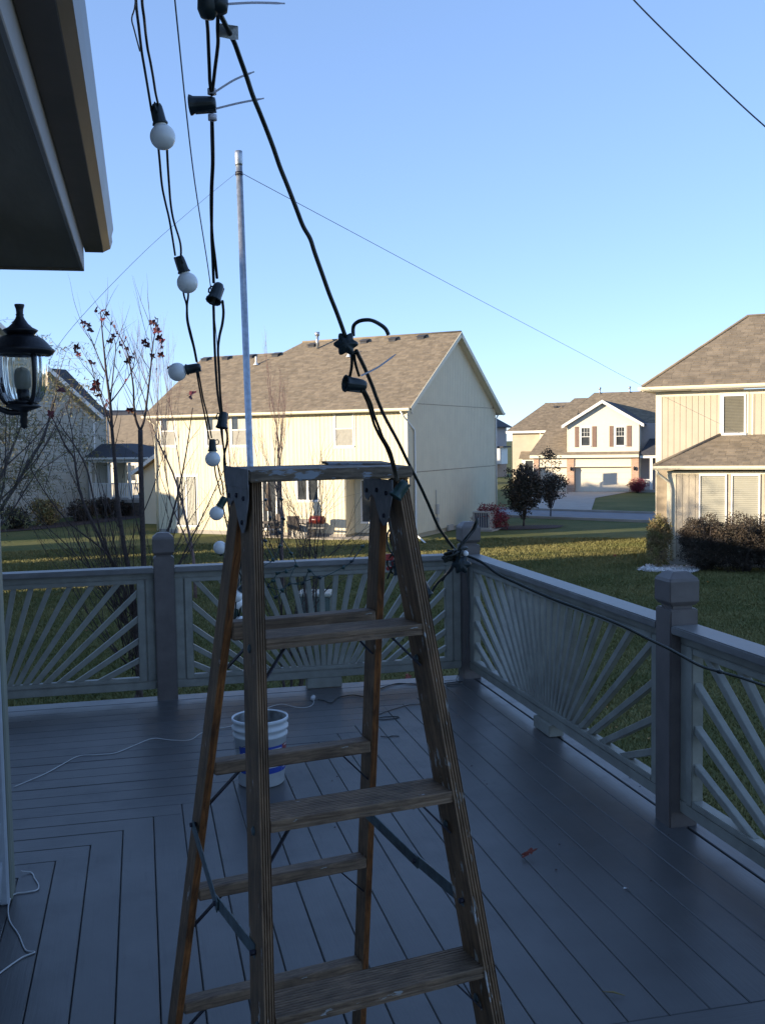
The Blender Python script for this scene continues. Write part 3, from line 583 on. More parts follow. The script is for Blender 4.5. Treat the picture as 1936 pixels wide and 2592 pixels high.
# ================================================= HANGING LIGHT STRINGS
CB = {
'A1': [(0.016, 1.513, 2.405),(0.015, 1.637, 2.418),(0.019, 1.721, 2.41),(0.023, 1.793, 2.401),(0.028, 1.852, 2.392),(0.034, 1.924, 2.381),(0.04, 1.995, 2.368)] ,
'A2': [(0.025, 1.511, 2.405),(0.024, 1.635, 2.418),(0.027, 1.682, 2.41),(0.03, 1.755, 2.413),(0.033, 1.791, 2.404),(0.037, 1.826, 2.398),(0.042, 1.873, 2.388),(0.047, 1.933, 2.38),(0.053, 1.992, 2.377)] ,
'A3': [(0.051, 2.025, 2.315),(0.054, 2.072, 2.299),(0.059, 2.142, 2.268),(0.067, 2.2, 2.245),(0.074, 2.234, 2.224),(0.081, 2.279, 2.195),(0.089, 2.361, 2.17)] ,
'A4': [(0.067, 2.021, 2.315),(0.069, 2.068, 2.295),(0.073, 2.139, 2.268),(0.077, 2.198, 2.245),(0.083, 2.231, 2.219),(0.096, 2.288, 2.192),(0.101, 2.335, 2.181),(0.102, 2.37, 2.17)] ,
'A5': [(0.106, 2.401, 2.1),(0.109, 2.424, 2.088),(0.115, 2.446, 2.07),(0.117, 2.493, 2.044),(0.126, 2.562, 2.018),(0.137, 2.619, 1.99),(0.146, 2.676, 1.96)] ,
'A6': [(0.117, 2.399, 2.1),(0.118, 2.422, 2.088),(0.116, 2.446, 2.07),(0.119, 2.492, 2.043),(0.129, 2.561, 2.018),(0.139, 2.618, 1.99),(0.148, 2.675, 1.958)] ,
'A7': [(0.147, 2.699, 1.938),(0.157, 2.792, 1.908),(0.168, 2.885, 1.875),(0.181, 2.99, 1.84),(0.194, 3.082, 1.795),(0.203, 3.139, 1.764)] ,
'A8': [(0.151, 2.698, 1.938),(0.162, 2.791, 1.908),(0.173, 2.884, 1.875),(0.188, 2.988, 1.84),(0.201, 3.081, 1.802),(0.21, 3.137, 1.768)] ,
'A9': [(0.22, 3.19, 1.686),(0.227, 3.248, 1.653),(0.238, 3.304, 1.622),(0.25, 3.36, 1.585)] ,
'A10': [(0.23, 3.188, 1.686),(0.239, 3.245, 1.653),(0.251, 3.301, 1.622),(0.258, 3.358, 1.582)] ,
'A11': [(0.26, 3.416, 1.541),(0.268, 3.435, 1.501),(0.28, 3.466, 1.451),(0.288, 3.461, 1.405),(0.303, 3.573, 1.312),(0.318, 3.684, 1.198),(0.322, 3.798, 1.095)] ,
'B1': [(0.102, 1.4, 2.311),(0.106, 1.436, 2.307),(0.108, 1.459, 2.298),(0.11, 1.483, 2.288),(0.112, 1.506, 2.277),(0.114, 1.529, 2.266),(0.118, 1.552, 2.258)] ,
'B2': [(0.118, 1.409, 2.316),(0.119, 1.433, 2.307),(0.121, 1.456, 2.298),(0.121, 1.48, 2.291),(0.12, 1.504, 2.281),(0.119, 1.528, 2.269),(0.118, 1.552, 2.258)] ,
'B3': [(0.118, 1.563, 2.238),(0.121, 1.597, 2.215),(0.125, 1.656, 2.189),(0.125, 1.691, 2.162),(0.126, 1.725, 2.133),(0.128, 1.771, 2.098),(0.132, 1.817, 2.067),(0.135, 1.851, 2.033)] ,
'B4': [(0.118, 1.563, 2.238),(0.12, 1.598, 2.215),(0.124, 1.656, 2.189),(0.124, 1.691, 2.162),(0.125, 1.725, 2.133),(0.129, 1.771, 2.098),(0.136, 1.816, 2.067),(0.141, 1.85, 2.041)] ,
'B5': [(0.137, 1.897, 2.007),(0.142, 1.967, 1.974),(0.148, 2.049, 1.938),(0.156, 2.143, 1.9),(0.166, 2.247, 1.857),(0.179, 2.352, 1.821)] ,
'B6': [(0.153, 1.894, 2.007),(0.158, 1.94, 1.992),(0.159, 1.988, 1.976),(0.157, 2.036, 1.959),(0.158, 2.096, 1.938),(0.165, 2.177, 1.902),(0.175, 2.294, 1.86),(0.183, 2.364, 1.823)] ,
'B7': [(0.183, 2.41, 1.788),(0.191, 2.467, 1.758),(0.201, 2.548, 1.719),(0.211, 2.641, 1.677),(0.221, 2.696, 1.627),(0.231, 2.75, 1.562),(0.24, 2.804, 1.495)] ,
'B8': [(0.193, 2.408, 1.788),(0.201, 2.453, 1.769),(0.203, 2.5, 1.747),(0.2, 2.548, 1.719),(0.207, 2.641, 1.677),(0.216, 2.697, 1.627),(0.226, 2.751, 1.562),(0.235, 2.807, 1.508)] ,
'C1': [(0.119, 1.397, 2.313),(0.128, 1.419, 2.308),(0.135, 1.435, 2.303),(0.143, 1.451, 2.296),(0.152, 1.472, 2.284),(0.162, 1.487, 2.265),(0.171, 1.496, 2.243),(0.181, 1.504, 2.223),(0.193, 1.518, 2.201),(0.203, 1.526, 2.179),(0.213, 1.535, 2.155),(0.225, 1.542, 2.129),(0.238, 1.549, 2.099),(0.249, 1.557, 2.075),(0.26, 1.56, 2.057),(0.267, 1.563, 2.037),(0.279, 1.57, 2.007),(0.291, 1.577, 1.977),(0.304, 1.584, 1.948),(0.318, 1.591, 1.913)] ,
'C2': [(0.332, 1.6, 1.916),(0.333, 1.601, 1.931),(0.338, 1.588, 1.937),(0.347, 1.574, 1.938),(0.355, 1.559, 1.935),(0.362, 1.532, 1.925),(0.366, 1.519, 1.917),(0.369, 1.517, 1.909)] ,
'C3': [(0.329, 1.599, 1.891),(0.333, 1.621, 1.87),(0.334, 1.644, 1.854)] ,
'C4': [(0.332, 1.598, 1.891),(0.339, 1.62, 1.874),(0.349, 1.641, 1.856)] ,
'C5': [(0.336, 1.597, 1.892),(0.362, 1.664, 1.874),(0.395, 1.752, 1.848),(0.422, 1.83, 1.826),(0.446, 1.884, 1.801),(0.476, 1.974, 1.786),(0.524, 2.082, 1.747),(0.556, 2.133, 1.707),(0.595, 2.182, 1.654),(0.629, 2.231, 1.607),(0.665, 2.28, 1.552),(0.697, 2.332, 1.522),(0.729, 2.384, 1.494),(0.743, 2.379, 1.475)] ,
'C6': [(0.353, 1.638, 1.832),(0.365, 1.659, 1.817),(0.375, 1.68, 1.802),(0.386, 1.7, 1.779),(0.399, 1.721, 1.761),(0.413, 1.741, 1.745),(0.424, 1.761, 1.731),(0.433, 1.77, 1.711),(0.441, 1.786, 1.695),(0.447, 1.789, 1.677)] ,
'C7': [(0.357, 1.637, 1.832),(0.371, 1.657, 1.813),(0.381, 1.678, 1.794),(0.393, 1.698, 1.775),(0.405, 1.719, 1.756),(0.418, 1.739, 1.742),(0.429, 1.76, 1.729),(0.436, 1.769, 1.711),(0.444, 1.785, 1.695),(0.449, 1.789, 1.677)] ,
'D1': [(0.745, 2.379, 1.48),(0.752, 2.378, 1.495),(0.764, 2.377, 1.511),(0.77, 2.352, 1.529),(0.768, 2.317, 1.549),(0.773, 2.317, 1.562)] ,
'D2': [(0.75, 2.378, 1.477),(0.76, 2.377, 1.498),(0.767, 2.352, 1.52),(0.773, 2.328, 1.539),(0.775, 2.317, 1.562)] ,
'D3': [(0.749, 2.377, 1.473),(0.769, 2.372, 1.466),(0.792, 2.342, 1.454),(0.821, 2.308, 1.428),(0.86, 2.273, 1.407),(0.898, 2.251, 1.388),(0.935, 2.229, 1.371),(0.977, 2.193, 1.354),(1.029, 2.18, 1.333),(1.08, 2.166, 1.31),(1.131, 2.152, 1.282),(1.183, 2.138, 1.255),(1.244, 2.121, 1.219),(1.291, 2.109, 1.203),(1.337, 2.097, 1.189),(1.391, 2.083, 1.169),(1.482, 2.059, 1.137)] ,
'D4': [(0.739, 2.379, 1.469),(0.746, 2.437, 1.433),(0.75, 2.495, 1.409),(0.749, 2.555, 1.384),(0.751, 2.614, 1.359),(0.752, 2.672, 1.323),(0.753, 2.731, 1.295),(0.755, 2.789, 1.253)] ,
'D5': [(0.745, 2.378, 1.465),(0.745, 2.401, 1.449),(0.75, 2.459, 1.422),(0.747, 2.496, 1.405),(0.745, 2.519, 1.388)] ,
'D6': [(0.766, 2.396, 1.447),(0.874, 2.708, 1.364),(1.024, 3.153, 1.224),(1.202, 3.711, 1.042),(1.443, 4.494, 0.785),(1.775, 5.617, 0.451),(2.225, 7.193, -0.025)] ,
}
def cable(nm, keys, r, m, parent, n=6):
    b = MB()
    for k in keys: b.tube(smooth_pts(CB[k] if isinstance(k, str) else k, 5), r, n)
    return b.build(nm, m, parent)
def axis_m(p, d):          # local +Z along d
    d = Vector(d).normalized(); return Matrix.Translation(p) @ d.to_track_quat('Z', 'Y').to_matrix().to_4x4()
def socket(p, d, parent, m='socket', s=1.0, bulb=None, hook=True):
    """lamp socket: mouth along d; bulb radius hangs out of the mouth"""
    b = MB(); b.lathe([(0,-.018),(.0075,-.018),(.0095,-.013),(.0105,-.004),(.0112,.006),(.0118,.013),(.0140,.017),(.0142,.019),(.0125,.0195),(.011,.017),(.010,.004),(0,.003)], 36, ribs=12, ramp_=.035)
    b.box(-.004,.004,-.0125,-.009,-.018,.012)
    if hook:
        b.tube([(-.009,0,-.014),(-.0165,0,-.016),(-.020,0,-.010),(-.018,0,-.003),(-.011,0,.0)], .0016, 6)
    if s != 1: b.v = [(x*s, y*s, z*s) for x, y, z in b.v]
    so = b.build('socket', m, parent, mtx=axis_m(p, d))
    if bulb:
        q = MB(); rb = bulb; pf = [(.0085,.012),(.0095,.018),(.012,.021)]
        zc = .020 + rb*.96
        for i in range(17):
            a = .45 + (math.pi-.45)*i/16; pf.append((rb*math.sin(a), zc - rb*math.cos(a)))
        q.lathe(pf, 28); q.build('bulb', 'bulb', so)
    return so
A = empty('globe_light_string', (0.05, 1.75, 2.45), 0, 'string of round frosted bulbs hanging from above, left of the stepladder', 'string lights')
A.location = (0,0,0)
cable('cord', ['A1','A2','A3','A4','A5','A6','A7','A8','A9','A10','A11'], .0024, 'cord', A)
cvr, cvd = Rr, Dd      # picture right / picture down at the camera, used once to lay out true 3-D directions
up = Vector((0,0,1)); rgt = Vector((.974,-.228,0)); fwd = Vector((.228,.974,0))
def dirv(r, dwn, f=0.0): return (rgt*r - up*dwn + fwd*f).normalized()
bulbs = [((0.052,1.992,2.362), dirv(.17,1), .0235), ((0.103,2.369,2.152), dirv(.27,1,.1), .0235), ((0.140,2.703,1.945), dirv(-1,.22), .0238), ((0.2135,3.160,1.746), dirv(0,1), .0235), ((0.256,3.381,1.560), dirv(-.45,.85,-.1), .0235), ((0.290,3.46,1.409), dirv(-1,.2,0), .0225), ((0.345,3.684,1.235), dirv(-.6,.8), .0225)]
for i, (p, d, r) in enumerate(bulbs): socket(p, d, A, 'socket_green' if i in (4,) else 'socket', 1.0, r)
b = MB(); b.tube(smooth_pts([(0.020,1.60,2.50),(0.014,1.612,2.408),(0.008,1.636,2.392),(0.011,1.66,2.385),(0.019,1.681,2.36)]), .0012, 5); b.build('twist_tie', 'twine', A)

Bs = empty('empty_socket_string', (0,0,0), 0, 'string of empty lamp sockets hanging between the bulbs and the thick cord', 'string lights')
cable('cord', ['B1','B2','B3','B4','B5','B6','B7','B8'], .0026, 'cord', Bs)
socket((0.105,1.554,2.245), dirv(-1,.06), Bs, 'socket', 1.02, hook=False)
socket((0.141,1.873,2.019), dirv(-.25,.9,-.5), Bs, 'socket', 1.0)
socket((0.186,2.386,1.804), dirv(-.12,1,-.2), Bs, 'socket', 1.0)
b = MB(); b.lathe([(0,-.012),(.009,-.010),(.014,0),(.015,.02),(.012,.05),(0,.052)], 16); b.build('plug_end', 'socket', Bs, mtx=axis_m((0.1035,1.388,2.312), dirv(.1,-1)))
b = MB(); b.lathe([(0,-.010),(.010,-.009),(.0125,0),(.0135,.03),(0,.032)], 16); b.box(-.012,.012,-.012,-.004,0,.025); b.build('plug_end', 'socket', Bs, mtx=axis_m((0.1175,1.386,2.318), dirv(-.1,-1)))
def tie(p0, p1, bend, par, w=.0028):
    p0, p1 = Vector(p0), Vector(p1); md = (p0+p1)/2 + Vector(bend); P = smooth_pts([p0, md, p1], 6); b = MB(); nrm = fwd
    vs = []; n = len(P)
    for i, q in enumerate(P):
        t = (P[min(i+1,n-1)]-P[max(i-1,0)]).normalized(); s = t.cross(nrm).normalized()*w/2*(1 if i < n*.8 else .6); f_ = nrm*.0005
        vs += [q-s-f_, q+s-f_, q+s+f_, q-s+f_]
    fs = [(i*4+k, i*4+(k+1)%4, (i+1)*4+(k+1)%4, (i+1)*4+k) for i in range(n-1) for k in range(4)]
    b.add(vs, fs); b.build('cable_tie', 'ziptie', par)
tie((0.122,1.384,2.319),(0.201,1.366,2.319),(0,0,.0015),Bs); tie((0.121,1.539,2.258),(0.178,1.528,2.287),(0,0,.003),Bs); tie((0.122,1.55,2.238),(0.192,1.534,2.252),(0,0,.001),Bs)
for p in ((0.118,1.549,2.262),(0.118,1.552,2.226)): b2 = MB(); b2.lathe([(.003,-.004),(.0065,-.004),(.0065,.004),(.003,.004)], 12); b2.build('cable_tie', 'ziptie', Bs, mtx=Matrix.Translation(p))
b = MB(); b.add([(0.1195,1.4385,2.3165),(0.1465,1.4335,2.3125),(0.1465,1.4335,2.2945),(0.1395,1.4345,2.2942),(0.122,1.438,2.298)], [(0,1,2,3,4)]); b.prism([(0.1195,1.4385,2.3165),(0.1465,1.4335,2.3125),(0.1465,1.4335,2.2945),(0.122,1.438,2.298)], (.0001,.0006,0))
b.build('paper_tag', 'tag', Bs)

Cs = empty('heavy_light_cord', (0,0,0), 0, 'thick dark cord with flower-shaped connector slanting down past the right of the stepladder top', 'cord')
cable('cord', ['C1','C5'], .0036, 'cord', Cs, 8); cable('cord', ['C2'], .0031, 'cord', Cs, 8)
cable('cord', ['C3','C4'], .0024, 'cord', Cs); cable('cord', ['C6','C7'], .0027, 'cord_brown', Cs)
def flower(p, d, par, s=1.0, m='socket'):
    b = MB(); n = 48
    vs = []; rings = [(.0,.0145),(.006,.0165),(.012,.0145)]
    vs.append((0,0,-.001))
    for z, r in rings:
        for k in range(n):
            a = 2*math.pi*k/n; rr = r*(1+.17*math.cos(6*a)); vs.append((rr*math.cos(a), rr*math.sin(a), z))
    vs.append((0,0,.013))
    fs = [(0, 1+(k+1)%n, 1+k) for k in range(n)]
    for i in range(2):
        for k in range(n): fs.append((1+i*n+k, 1+i*n+(k+1)%n, 1+(i+1)*n+(k+1)%n, 1+(i+1)*n+k))
    fs += [(1+2*n+k, 1+2*n+(k+1)%n, 1+3*n) for k in range(n)]
    b.add(vs, fs, True)
    for x, y in ((-.004,.004),(.004,.004),(0,-.005)): b.box(x-.0012, x+.0012, y-.0025, y+.0025, .0125, .0142)
    if s != 1: b.v = [(x*s, y*s, z*s) for x, y, z in b.v]
    return b.build('connector', m, par, mtx=axis_m(p, d))
flower((0.320,1.600,1.902), (-.2,-1,.1), Cs, 1.02)
socket((0.343,1.642,1.842), dirv(-.9,-.1,-.45), Cs, 'socket', .98)
tie((0.352,1.64,1.856),(0.408,1.629,1.890),(0,0,-.003),Cs)
socket((0.452,1.787,1.663), dirv(-.55,.8,-.2), Cs, 'socket_green', .92, hook=False)

Ds = empty('tangled_outdoor_cord', (0,0,0), 0, 'dark cord knotted before the far deck corner, running off right above the railing', 'cord')
cable('cord', ['D1','D3','D4'], .0034, 'cord', Ds, 8); cable('cord', ['D5'], .003, 'cord', Ds); cable('cord_white_stripe', ['D2'], .0022, 'wire', Ds); cable('thin_lead', ['D6'], .0022, 'cord', Ds, 5)
flower((0.752,2.380,1.446), (-.25,-1,.15), Ds, 1.28)
socket((0.716,2.60,1.362), dirv(.35,.9,-.2), Ds, 'socket', 1.35)
b = MB(); b.lathe([(.0075*math.sin(math.pi*i/12), -.0075*math.cos(math.pi*i/12)) for i in range(13)], 16); b.build('small_bulb', 'bulb', Ds, mtx=Matrix.Translation((0.762,2.375,1.473)))
rs = random.Random(3); b = MB(); c0 = Vector((0.738,2.382,1.470))
for k in range(5):
    P = [c0 + Vector((rs.uniform(-.028,.03), rs.uniform(-.02,.02), rs.uniform(-.018,.016))) for _ in range(6)]; b.tube(smooth_pts(P, 5), .003, 6)
b.lathe([(0,-.004),(.007,-.003),(.008,.003),(0,.006)], 12, (1.29,2.109,1.203))
b.build('knot', 'cord', Ds)

Rd = empty('hanging_clamp', (0,0,0), 0, 'red clamp and lamp socket hanging on a cord between the right ladder rails', 'clamp')
b = MB(); P0 = Vector((0.716,2.992,1.400)); b.box(-.016,.016,-.006,.006,-.010,.010); b.box(-.006,.014,-.005,.005,-.040,-.028); b.box(.010,.016,-.005,.005,-.03,-.005); b.build('jaw', 'redclamp', Rd, .002, mtx=Matrix.Translation(P0))
socket((0.742,2.975,1.372), dirv(.15,1,-.2), Rd, 'socket', 1.25)
b = MB(); b.tube(smooth_pts([(.540,2.10,1.62),(.60,2.4,1.56),(.705,2.95,1.475),(.715,2.98,1.43),(.738,2.98,1.39),(.722,2.985,1.36),(.712,2.99,1.335)]), .003, 6); b.tube(smooth_pts([(.545,2.10,1.62),(.61,2.4,1.55),(.712,2.95,1.47),(.730,2.98,1.42),(.712,2.99,1.385),(.728,2.985,1.35)]), .003, 6); b.build('cord', 'cord', Rd)

# tangle of mini-light string over the back railing behind the ladder
Tg = empty('mini_light_tangle', (0,0,0), 0, 'tangle of small green sockets draped over the back railing behind the stepladder', 'string lights')
rs = random.Random(11)
zr = .93
def ray_pt(px, py, y):       # a point of the deck-rail plane, measured from the photograph
    d = F + Rr*((px*1.1719-968)/2600) + Dd*((py*1.1719-1296)/2600); t = y/d.y; return Vector((0,0,1.75)) + d*t
nodes = [(574,1080),(583,1120),(572,1168),(590,1210),(604,1180),(612,1120),(607,1078),(604,1150),(628,1195),(640,1222),(618,1234),(625,1262),(610,1276),(655,1260),(668,1232),(690,1248),(742,1225),(760,1212),(783,1180),(560,1205),(548,1190),(566,1228),(580,1265),(596,1290),(492,1206),(520,1210),(478,1196),(600,1238),(590,1255)]
ns = [ray_pt(x, y, 6.98 + rs.uniform(-.05,.07)) for x, y in nodes]
b = MB()
chain = [0,1,2,3,19,20,25,24,26]; b.tube(smooth_pts([ns[i] for i in chain], 4), .0035, 5)
chain = [5,7,8,9,10,27,28,22,23,12,11,13,14,15,16,17,18]; b.tube(smooth_pts([ns[i] for i in chain], 4), .0035, 5)
chain = [6,5,4,3,21,22,12]; b.tube(smooth_pts([ns[i] for i in chain], 4), .003, 5)
chain = [9,11,13,15]; b.tube(smooth_pts([ns[i]+Vector((0,.01,.01)) for i in chain], 4), .003, 5)
b.build('cord', 'socket_green', Tg)
for p in ns:
    b = MB(); b.lathe([(0,-.016),(.008,-.014),(.010,0),(.012,.013),(0,.015)], 10); b.build('socket', 'socket_green' if rs.random() < .5 else 'socket', Tg, mtx=axis_m(p, (rs.uniform(-1,1), rs.uniform(-1,1), rs.uniform(-1,1))))
# things hanging off the step and a second small tangle by the left rail
Tg2 = empty('cord_bundle', (0,0,0), 0, 'bundle of dark cords and clear sockets hanging between the left ladder rails', 'cord')
b = MB(); rs = random.Random(5)
for k in range(5):
    P = [ray_pt(508+rs.uniform(-4,8)+k*2, 1160+i*22, 4.2+rs.uniform(-.04,.04)) for i in range(9)]; b.tube(smooth_pts(P, 4), .0036, 5)
for k in range(3):
    P = [ray_pt(500+rs.uniform(-6,14), 1300+i*14, 4.2) for i in range(5)]; b.tube(smooth_pts(P, 4), .004, 5)
b.build('cord', 'cord', Tg2)
for x, y, mm in ((512,1302,'bulb'),(503,1322,'socket_green'),(518,1345,'bulb')):
    q = MB(); q.lathe([(0,-.03),(.018,-.024),(.024,0),(.02,.02),(0,.03)], 16); q.build('bulb' if mm == 'bulb' else 'socket', mm, Tg2, mtx=axis_m(ray_pt(x, y, 4.2), (.4,.2,.7)))

# mast and guy wires
mast = empty('metal_mast', (0.755, 7.28, 0), 0, 'tall galvanised pipe mast rising behind the stepladder', 'pole')
b = MB(); p0 = Vector((0.805,7.295,G)); p1 = Vector((0.727,7.295,3.74)); b.tube([p0-mast.location, p1-mast.location], .0235, 16); b.build('pipe', 'pipe', mast)
b = MB(); q = p1-mast.location; b.tube([q-Vector((0,0,.07)), q-Vector((0,0,.055)), q+Vector((0,0,.005)), q+Vector((0,0,.03))], [.0245,.027,.027,.0255], 16); b.build('pipe_cap', 'pipe', mast)
b = MB(); b.tube([q-Vector((0,0,.135)), q-Vector((0,0,.125))], .027, 16); b.tube([q-Vector((0,0,.118)), q-Vector((0,0,.112))], .0265, 16); b.build('clamp_band', 'darkmetal', mast)
def guy(pts, r, label, m='wire', k=8):
    b = MB(); b.tube(smooth_pts(pts, k), r, 5); tag(b.build('guy_wire', m), label, 'wire', 'thin support wires')
top = p1 - Vector((0,0,.12))
guy([top+Vector((-.02,0,0)), (0.42,6.78,3.29), (0.03,6.2,2.84), (-.36,5.66,2.33), (-.47,4.9,1.98), (-.53,4.25,1.90)], .0013, 'thin wire running down left from the top of the mast')
guy([top+Vector((.02,0,0)), (1.62,8.30,3.50), (3.28,10.30,3.30), (6.0,13.4,2.93), (8.624,16.418,2.58), (14.087,21.186,1.50), (15.6,22.8,1.30)], .0024, 'thin wire sloping down right from the mast across the sky to the tan house')
guy([(0.075,1.84,2.60), (0.14,2.5,2.41), (0.22,3.169,2.241), (0.318,4.24,2.121), (.44,5.6,1.7), (.60,7.1,.93)], .0016, 'very thin wire hanging down between the bulb string and the sockets')
guy([(1.60,3.42,3.42),(1.72,3.38,3.264),(1.97,3.37,3.055),(2.22,3.357,2.856),(2.5,3.3,2.63)], .0029, 'twisted wire crossing the top right corner of the sky')

# ================================================= SMALL THINGS ON THE DECK
bk = empty('plaster_bucket', (0.556, 5.215, 0), 0, 'white plastic bucket with a blue and red label, caked with dried plaster inside', 'bucket')
def br(z): return .118 + .022*z/.345
b = MB(); b.lathe([(0,.0015),(.112,.0015),(.118,.008),(br(.25),.25),(br(.25)+.006,.253),(br(.262)+.006,.262),(br(.265),.268),(br(.285),.285),(br(.287)+.008,.289),(br(.30)+.008,.300),(br(.303),.306),(br(.325),.325),(br(.327)+.006,.329),(br(.345)+.005,.345),(br(.345)-.001,.347),(br(.34)-.004,.34)], 64)
bo = b.build('body', 'bucket', bk)
b = MB(); b.lathe([(br(.34)-.0042,.34),(br(.2)-.004,.2),(br(.10)-.004,.10),(.0,.095)], 48); b.build('inside', 'bucket_in', bk)
def patch(nm, a0, a1, z0, z1, m, off):
    n = max(2, int(abs(a1-a0)/4)); vs = []
    for i in range(n+1):
        a = R(a0 + (a1-a0)*i/n)
        for z in (z0, z1): vs.append(((br(z)+off)*math.cos(a), (br(z)+off)*math.sin(a), z))
    fs = [(2*i, 2*i+2, 2*i+3, 2*i+1) for i in range(n)]; b = MB(); b.add(vs, fs, True); return b.build(nm, m, bk)
patch('label_field', -150, -41, .075, .215, 'label_blue', .0012)
patch('label_panel', -40, -12, .140, .215, 'label_red', .0012); patch('label_panel', -40, -12, .075, .135, 'label_blue', .0012)
for a0, a1, z in ((-72,-44,.198),(-64,-44,.180),(-66,-44,.166),(-86,-42,.148),(-88,-60,.146),(-84,-44,.125),(-90,-46,.105),(-138,-112,.180),(-140,-116,.160),(-136,-110,.140),(-132,-108,.115),(-36,-20,.118),(-36,-20,.104),(-36,-20,.090),(-34,-18,.205)):
    patch('label_line', a0, a1, z, z+.0055, 'label_white', .002)
b = MB(); P = [(br(.28)*math.cos(R(a)) * 1.03, br(.28)*math.sin(R(a))*1.03, .285 - .085*math.sin(R((a-110)*180/160))) for a in range(110, 271, 10)]
b.tube(P, .0018, 6); b.build('wire_handle', 'wire', bk)
# cords on the deck
def floor_cord(nm, pts, r, m, label): b = MB(); b.tube(smooth_pts([(x, y, r+.0012+(q[0] if q else 0)) for x, y, *q in pts], 6), r, 6); return tag(b.build(nm, m), label, 'cord', None)
floor_cord('white_extension_cord', [(-.687,5.474),(-.62,5.56),(-.544,5.662),(-.47,5.80),(-.392,5.928),(-.29,5.92),(-.19,5.932),(-.08,6.06),(.018,6.164),(.12,6.10),(.231,6.072),(.30,6.19),(.379,6.261),(.495,6.301),(.60,6.42),(.698,6.579),(.79,6.70),(.87,6.735),(.95,6.63),(1.006,6.607),(1.06,6.66),(1.089,6.77)], .0026, 'whitecord', 'thin white extension cord winding over the boards from the house to the back railing')
b = MB(); b.lathe([(0,-.02),(.012,-.018),(.016,0),(.014,.018),(0,.02)], 14); tag(b.build('outlet_end', 'whitecord', mtx=axis_m((1.085,6.785,.018),(.3,.6,.3))), 'white outlet end of the extension cord lying on the boards behind the ladder', 'plug')
floor_cord('black_cord', [(1.12,6.79),(1.155,6.75),(1.189,6.676),(1.26,6.80),(1.366,6.844),(1.43,6.78),(1.474,6.745),(1.55,6.86),(1.588,6.955),(1.68,7.04),(1.754,7.077),(1.83,7.04),(1.905,7.001),(2.0,6.98),(2.072,6.98),(2.16,7.0),(2.21,6.99),(2.158,6.924),(2.07,6.93)], .0036, 'cord', 'black cord plugged into the white one, wandering along the foot of the back railing')
floor_cord('coiled_cord', [(1.80,6.47),(1.72,6.48),(1.664,6.47),(1.55,6.40),(1.477,6.345),(1.40,6.27),(1.369,6.206),(1.42,6.18),(1.467,6.177),(1.52,6.185),(1.54,6.21),(1.50,6.235),(1.44,6.235),(1.40,6.215)], .0026, 'cord', 'thin black lead curled in a loop on the boards right of the bucket')
floor_cord('short_lead', [(1.332,5.827),(1.37,5.80),(1.40,5.812),(1.437,5.796)], .0026, 'cord', 'short end of black lead on the boards below the coiled one')
floor_cord('wall_lead', [(-.531,4.331,.01),(-.49,4.33),(-.471,4.268),(-.45,4.20),(-.451,4.152),(-.49,4.14),(-.535,4.132),(-.545,4.05),(-.526,3.909),(-.48,3.78),(-.443,3.654),(-.41,3.629),(-.45,3.60),(-.509,3.511),(-.56,3.42)], .0028, 'whitecord', 'pale lead looping round the foot of the corner trim at the lower left')
# leaves and litter
def leaf_mesh(nm, m, s=.06, lobes=5):
    b = MB(); vs = [(0,0,0)]; n = lobes*4; rs = random.Random(lobes)
    for i in range(n):
        a = math.pi*(-.42) + (math.pi*1.84)*i/(n-1) + 0.0; k = i % 4; r = (1.0, .80, .55, .80)[k]*s*(1.1 - .35*abs(i/(n-1)-.5)*2)
        vs.append((r*math.cos(a + math.pi/2 - math.pi*.5), r*math.sin(a + math.pi/2 - math.pi*.5), .16*s*math.cos(3*a) + .1*s*rs.uniform(-1,1)))
    fs = [(0, i, i+1) for i in range(1, n)]; b.add(vs, fs); b.add([(0,0,0),(-.9*s,.05*s,.1*s),(-.9*s,.10*s,.1*s)], [(0,1,2)]); me = b.mesh(nm); me.materials.append(M[m]); return me
M['leaf_dry'] = mat('dry_red_leaf', (0.22,0.05,0.035), 0.7, var=0.3, scale=50)
lm = leaf_mesh('fallen_leaf', 'leaf_dry', .036)
o = link('fallen_leaf', lm, None, Matrix.Translation((1.526,3.936,.022)) @ Matrix.Rotation(R(62),4,'X') @ Matrix.Rotation(R(20),4,'Z') @ Matrix.Diagonal((1.3,.42,1,1)), label='curled dry red leaf lying on the deck boards right of the ladder', cat='leaf')
b = MB(); b.tube([(1.362,2.889,.006),(1.39,2.868,.012),(1.422,2.851,.005)], [.001,.0035,.001], 5); tag(b.build('straw', 'leaf_gold'), 'dry curled blade of straw on the boards near the bottom edge', 'straw')
b = MB(); b.add([(1.765,3.555,.004),(1.778,3.545,.010),(1.788,3.552,.003),(1.772,3.563,.008)], [(0,1,2,3)]); tag(b.build('paint_chip', 'label_white'), 'tiny pale flake on the boards left of the right-hand post', 'chip')
b = MB(); rs = random.Random(9)
for k in range(16):
    x, y = rs.choice([(1.9,3.5),(.9,4.6),(1.3,5.5),(-.2,6.9),(-.5,6.6),(1.8,4.6)]); x += rs.uniform(-.6,.6); y += rs.uniform(-.6,.6); x = min(x, 2.2); s = rs.uniform(.003,.008)
    b.add([(x-s,y,.004),(x,y-s*.6,.006),(x+s,y+.3*s,.004),(x,y+s,.008)], [(0,1,2,3)])
b.build('debris', 'mulch', kind='stuff', label='specks of leaf litter scattered over the deck boards')
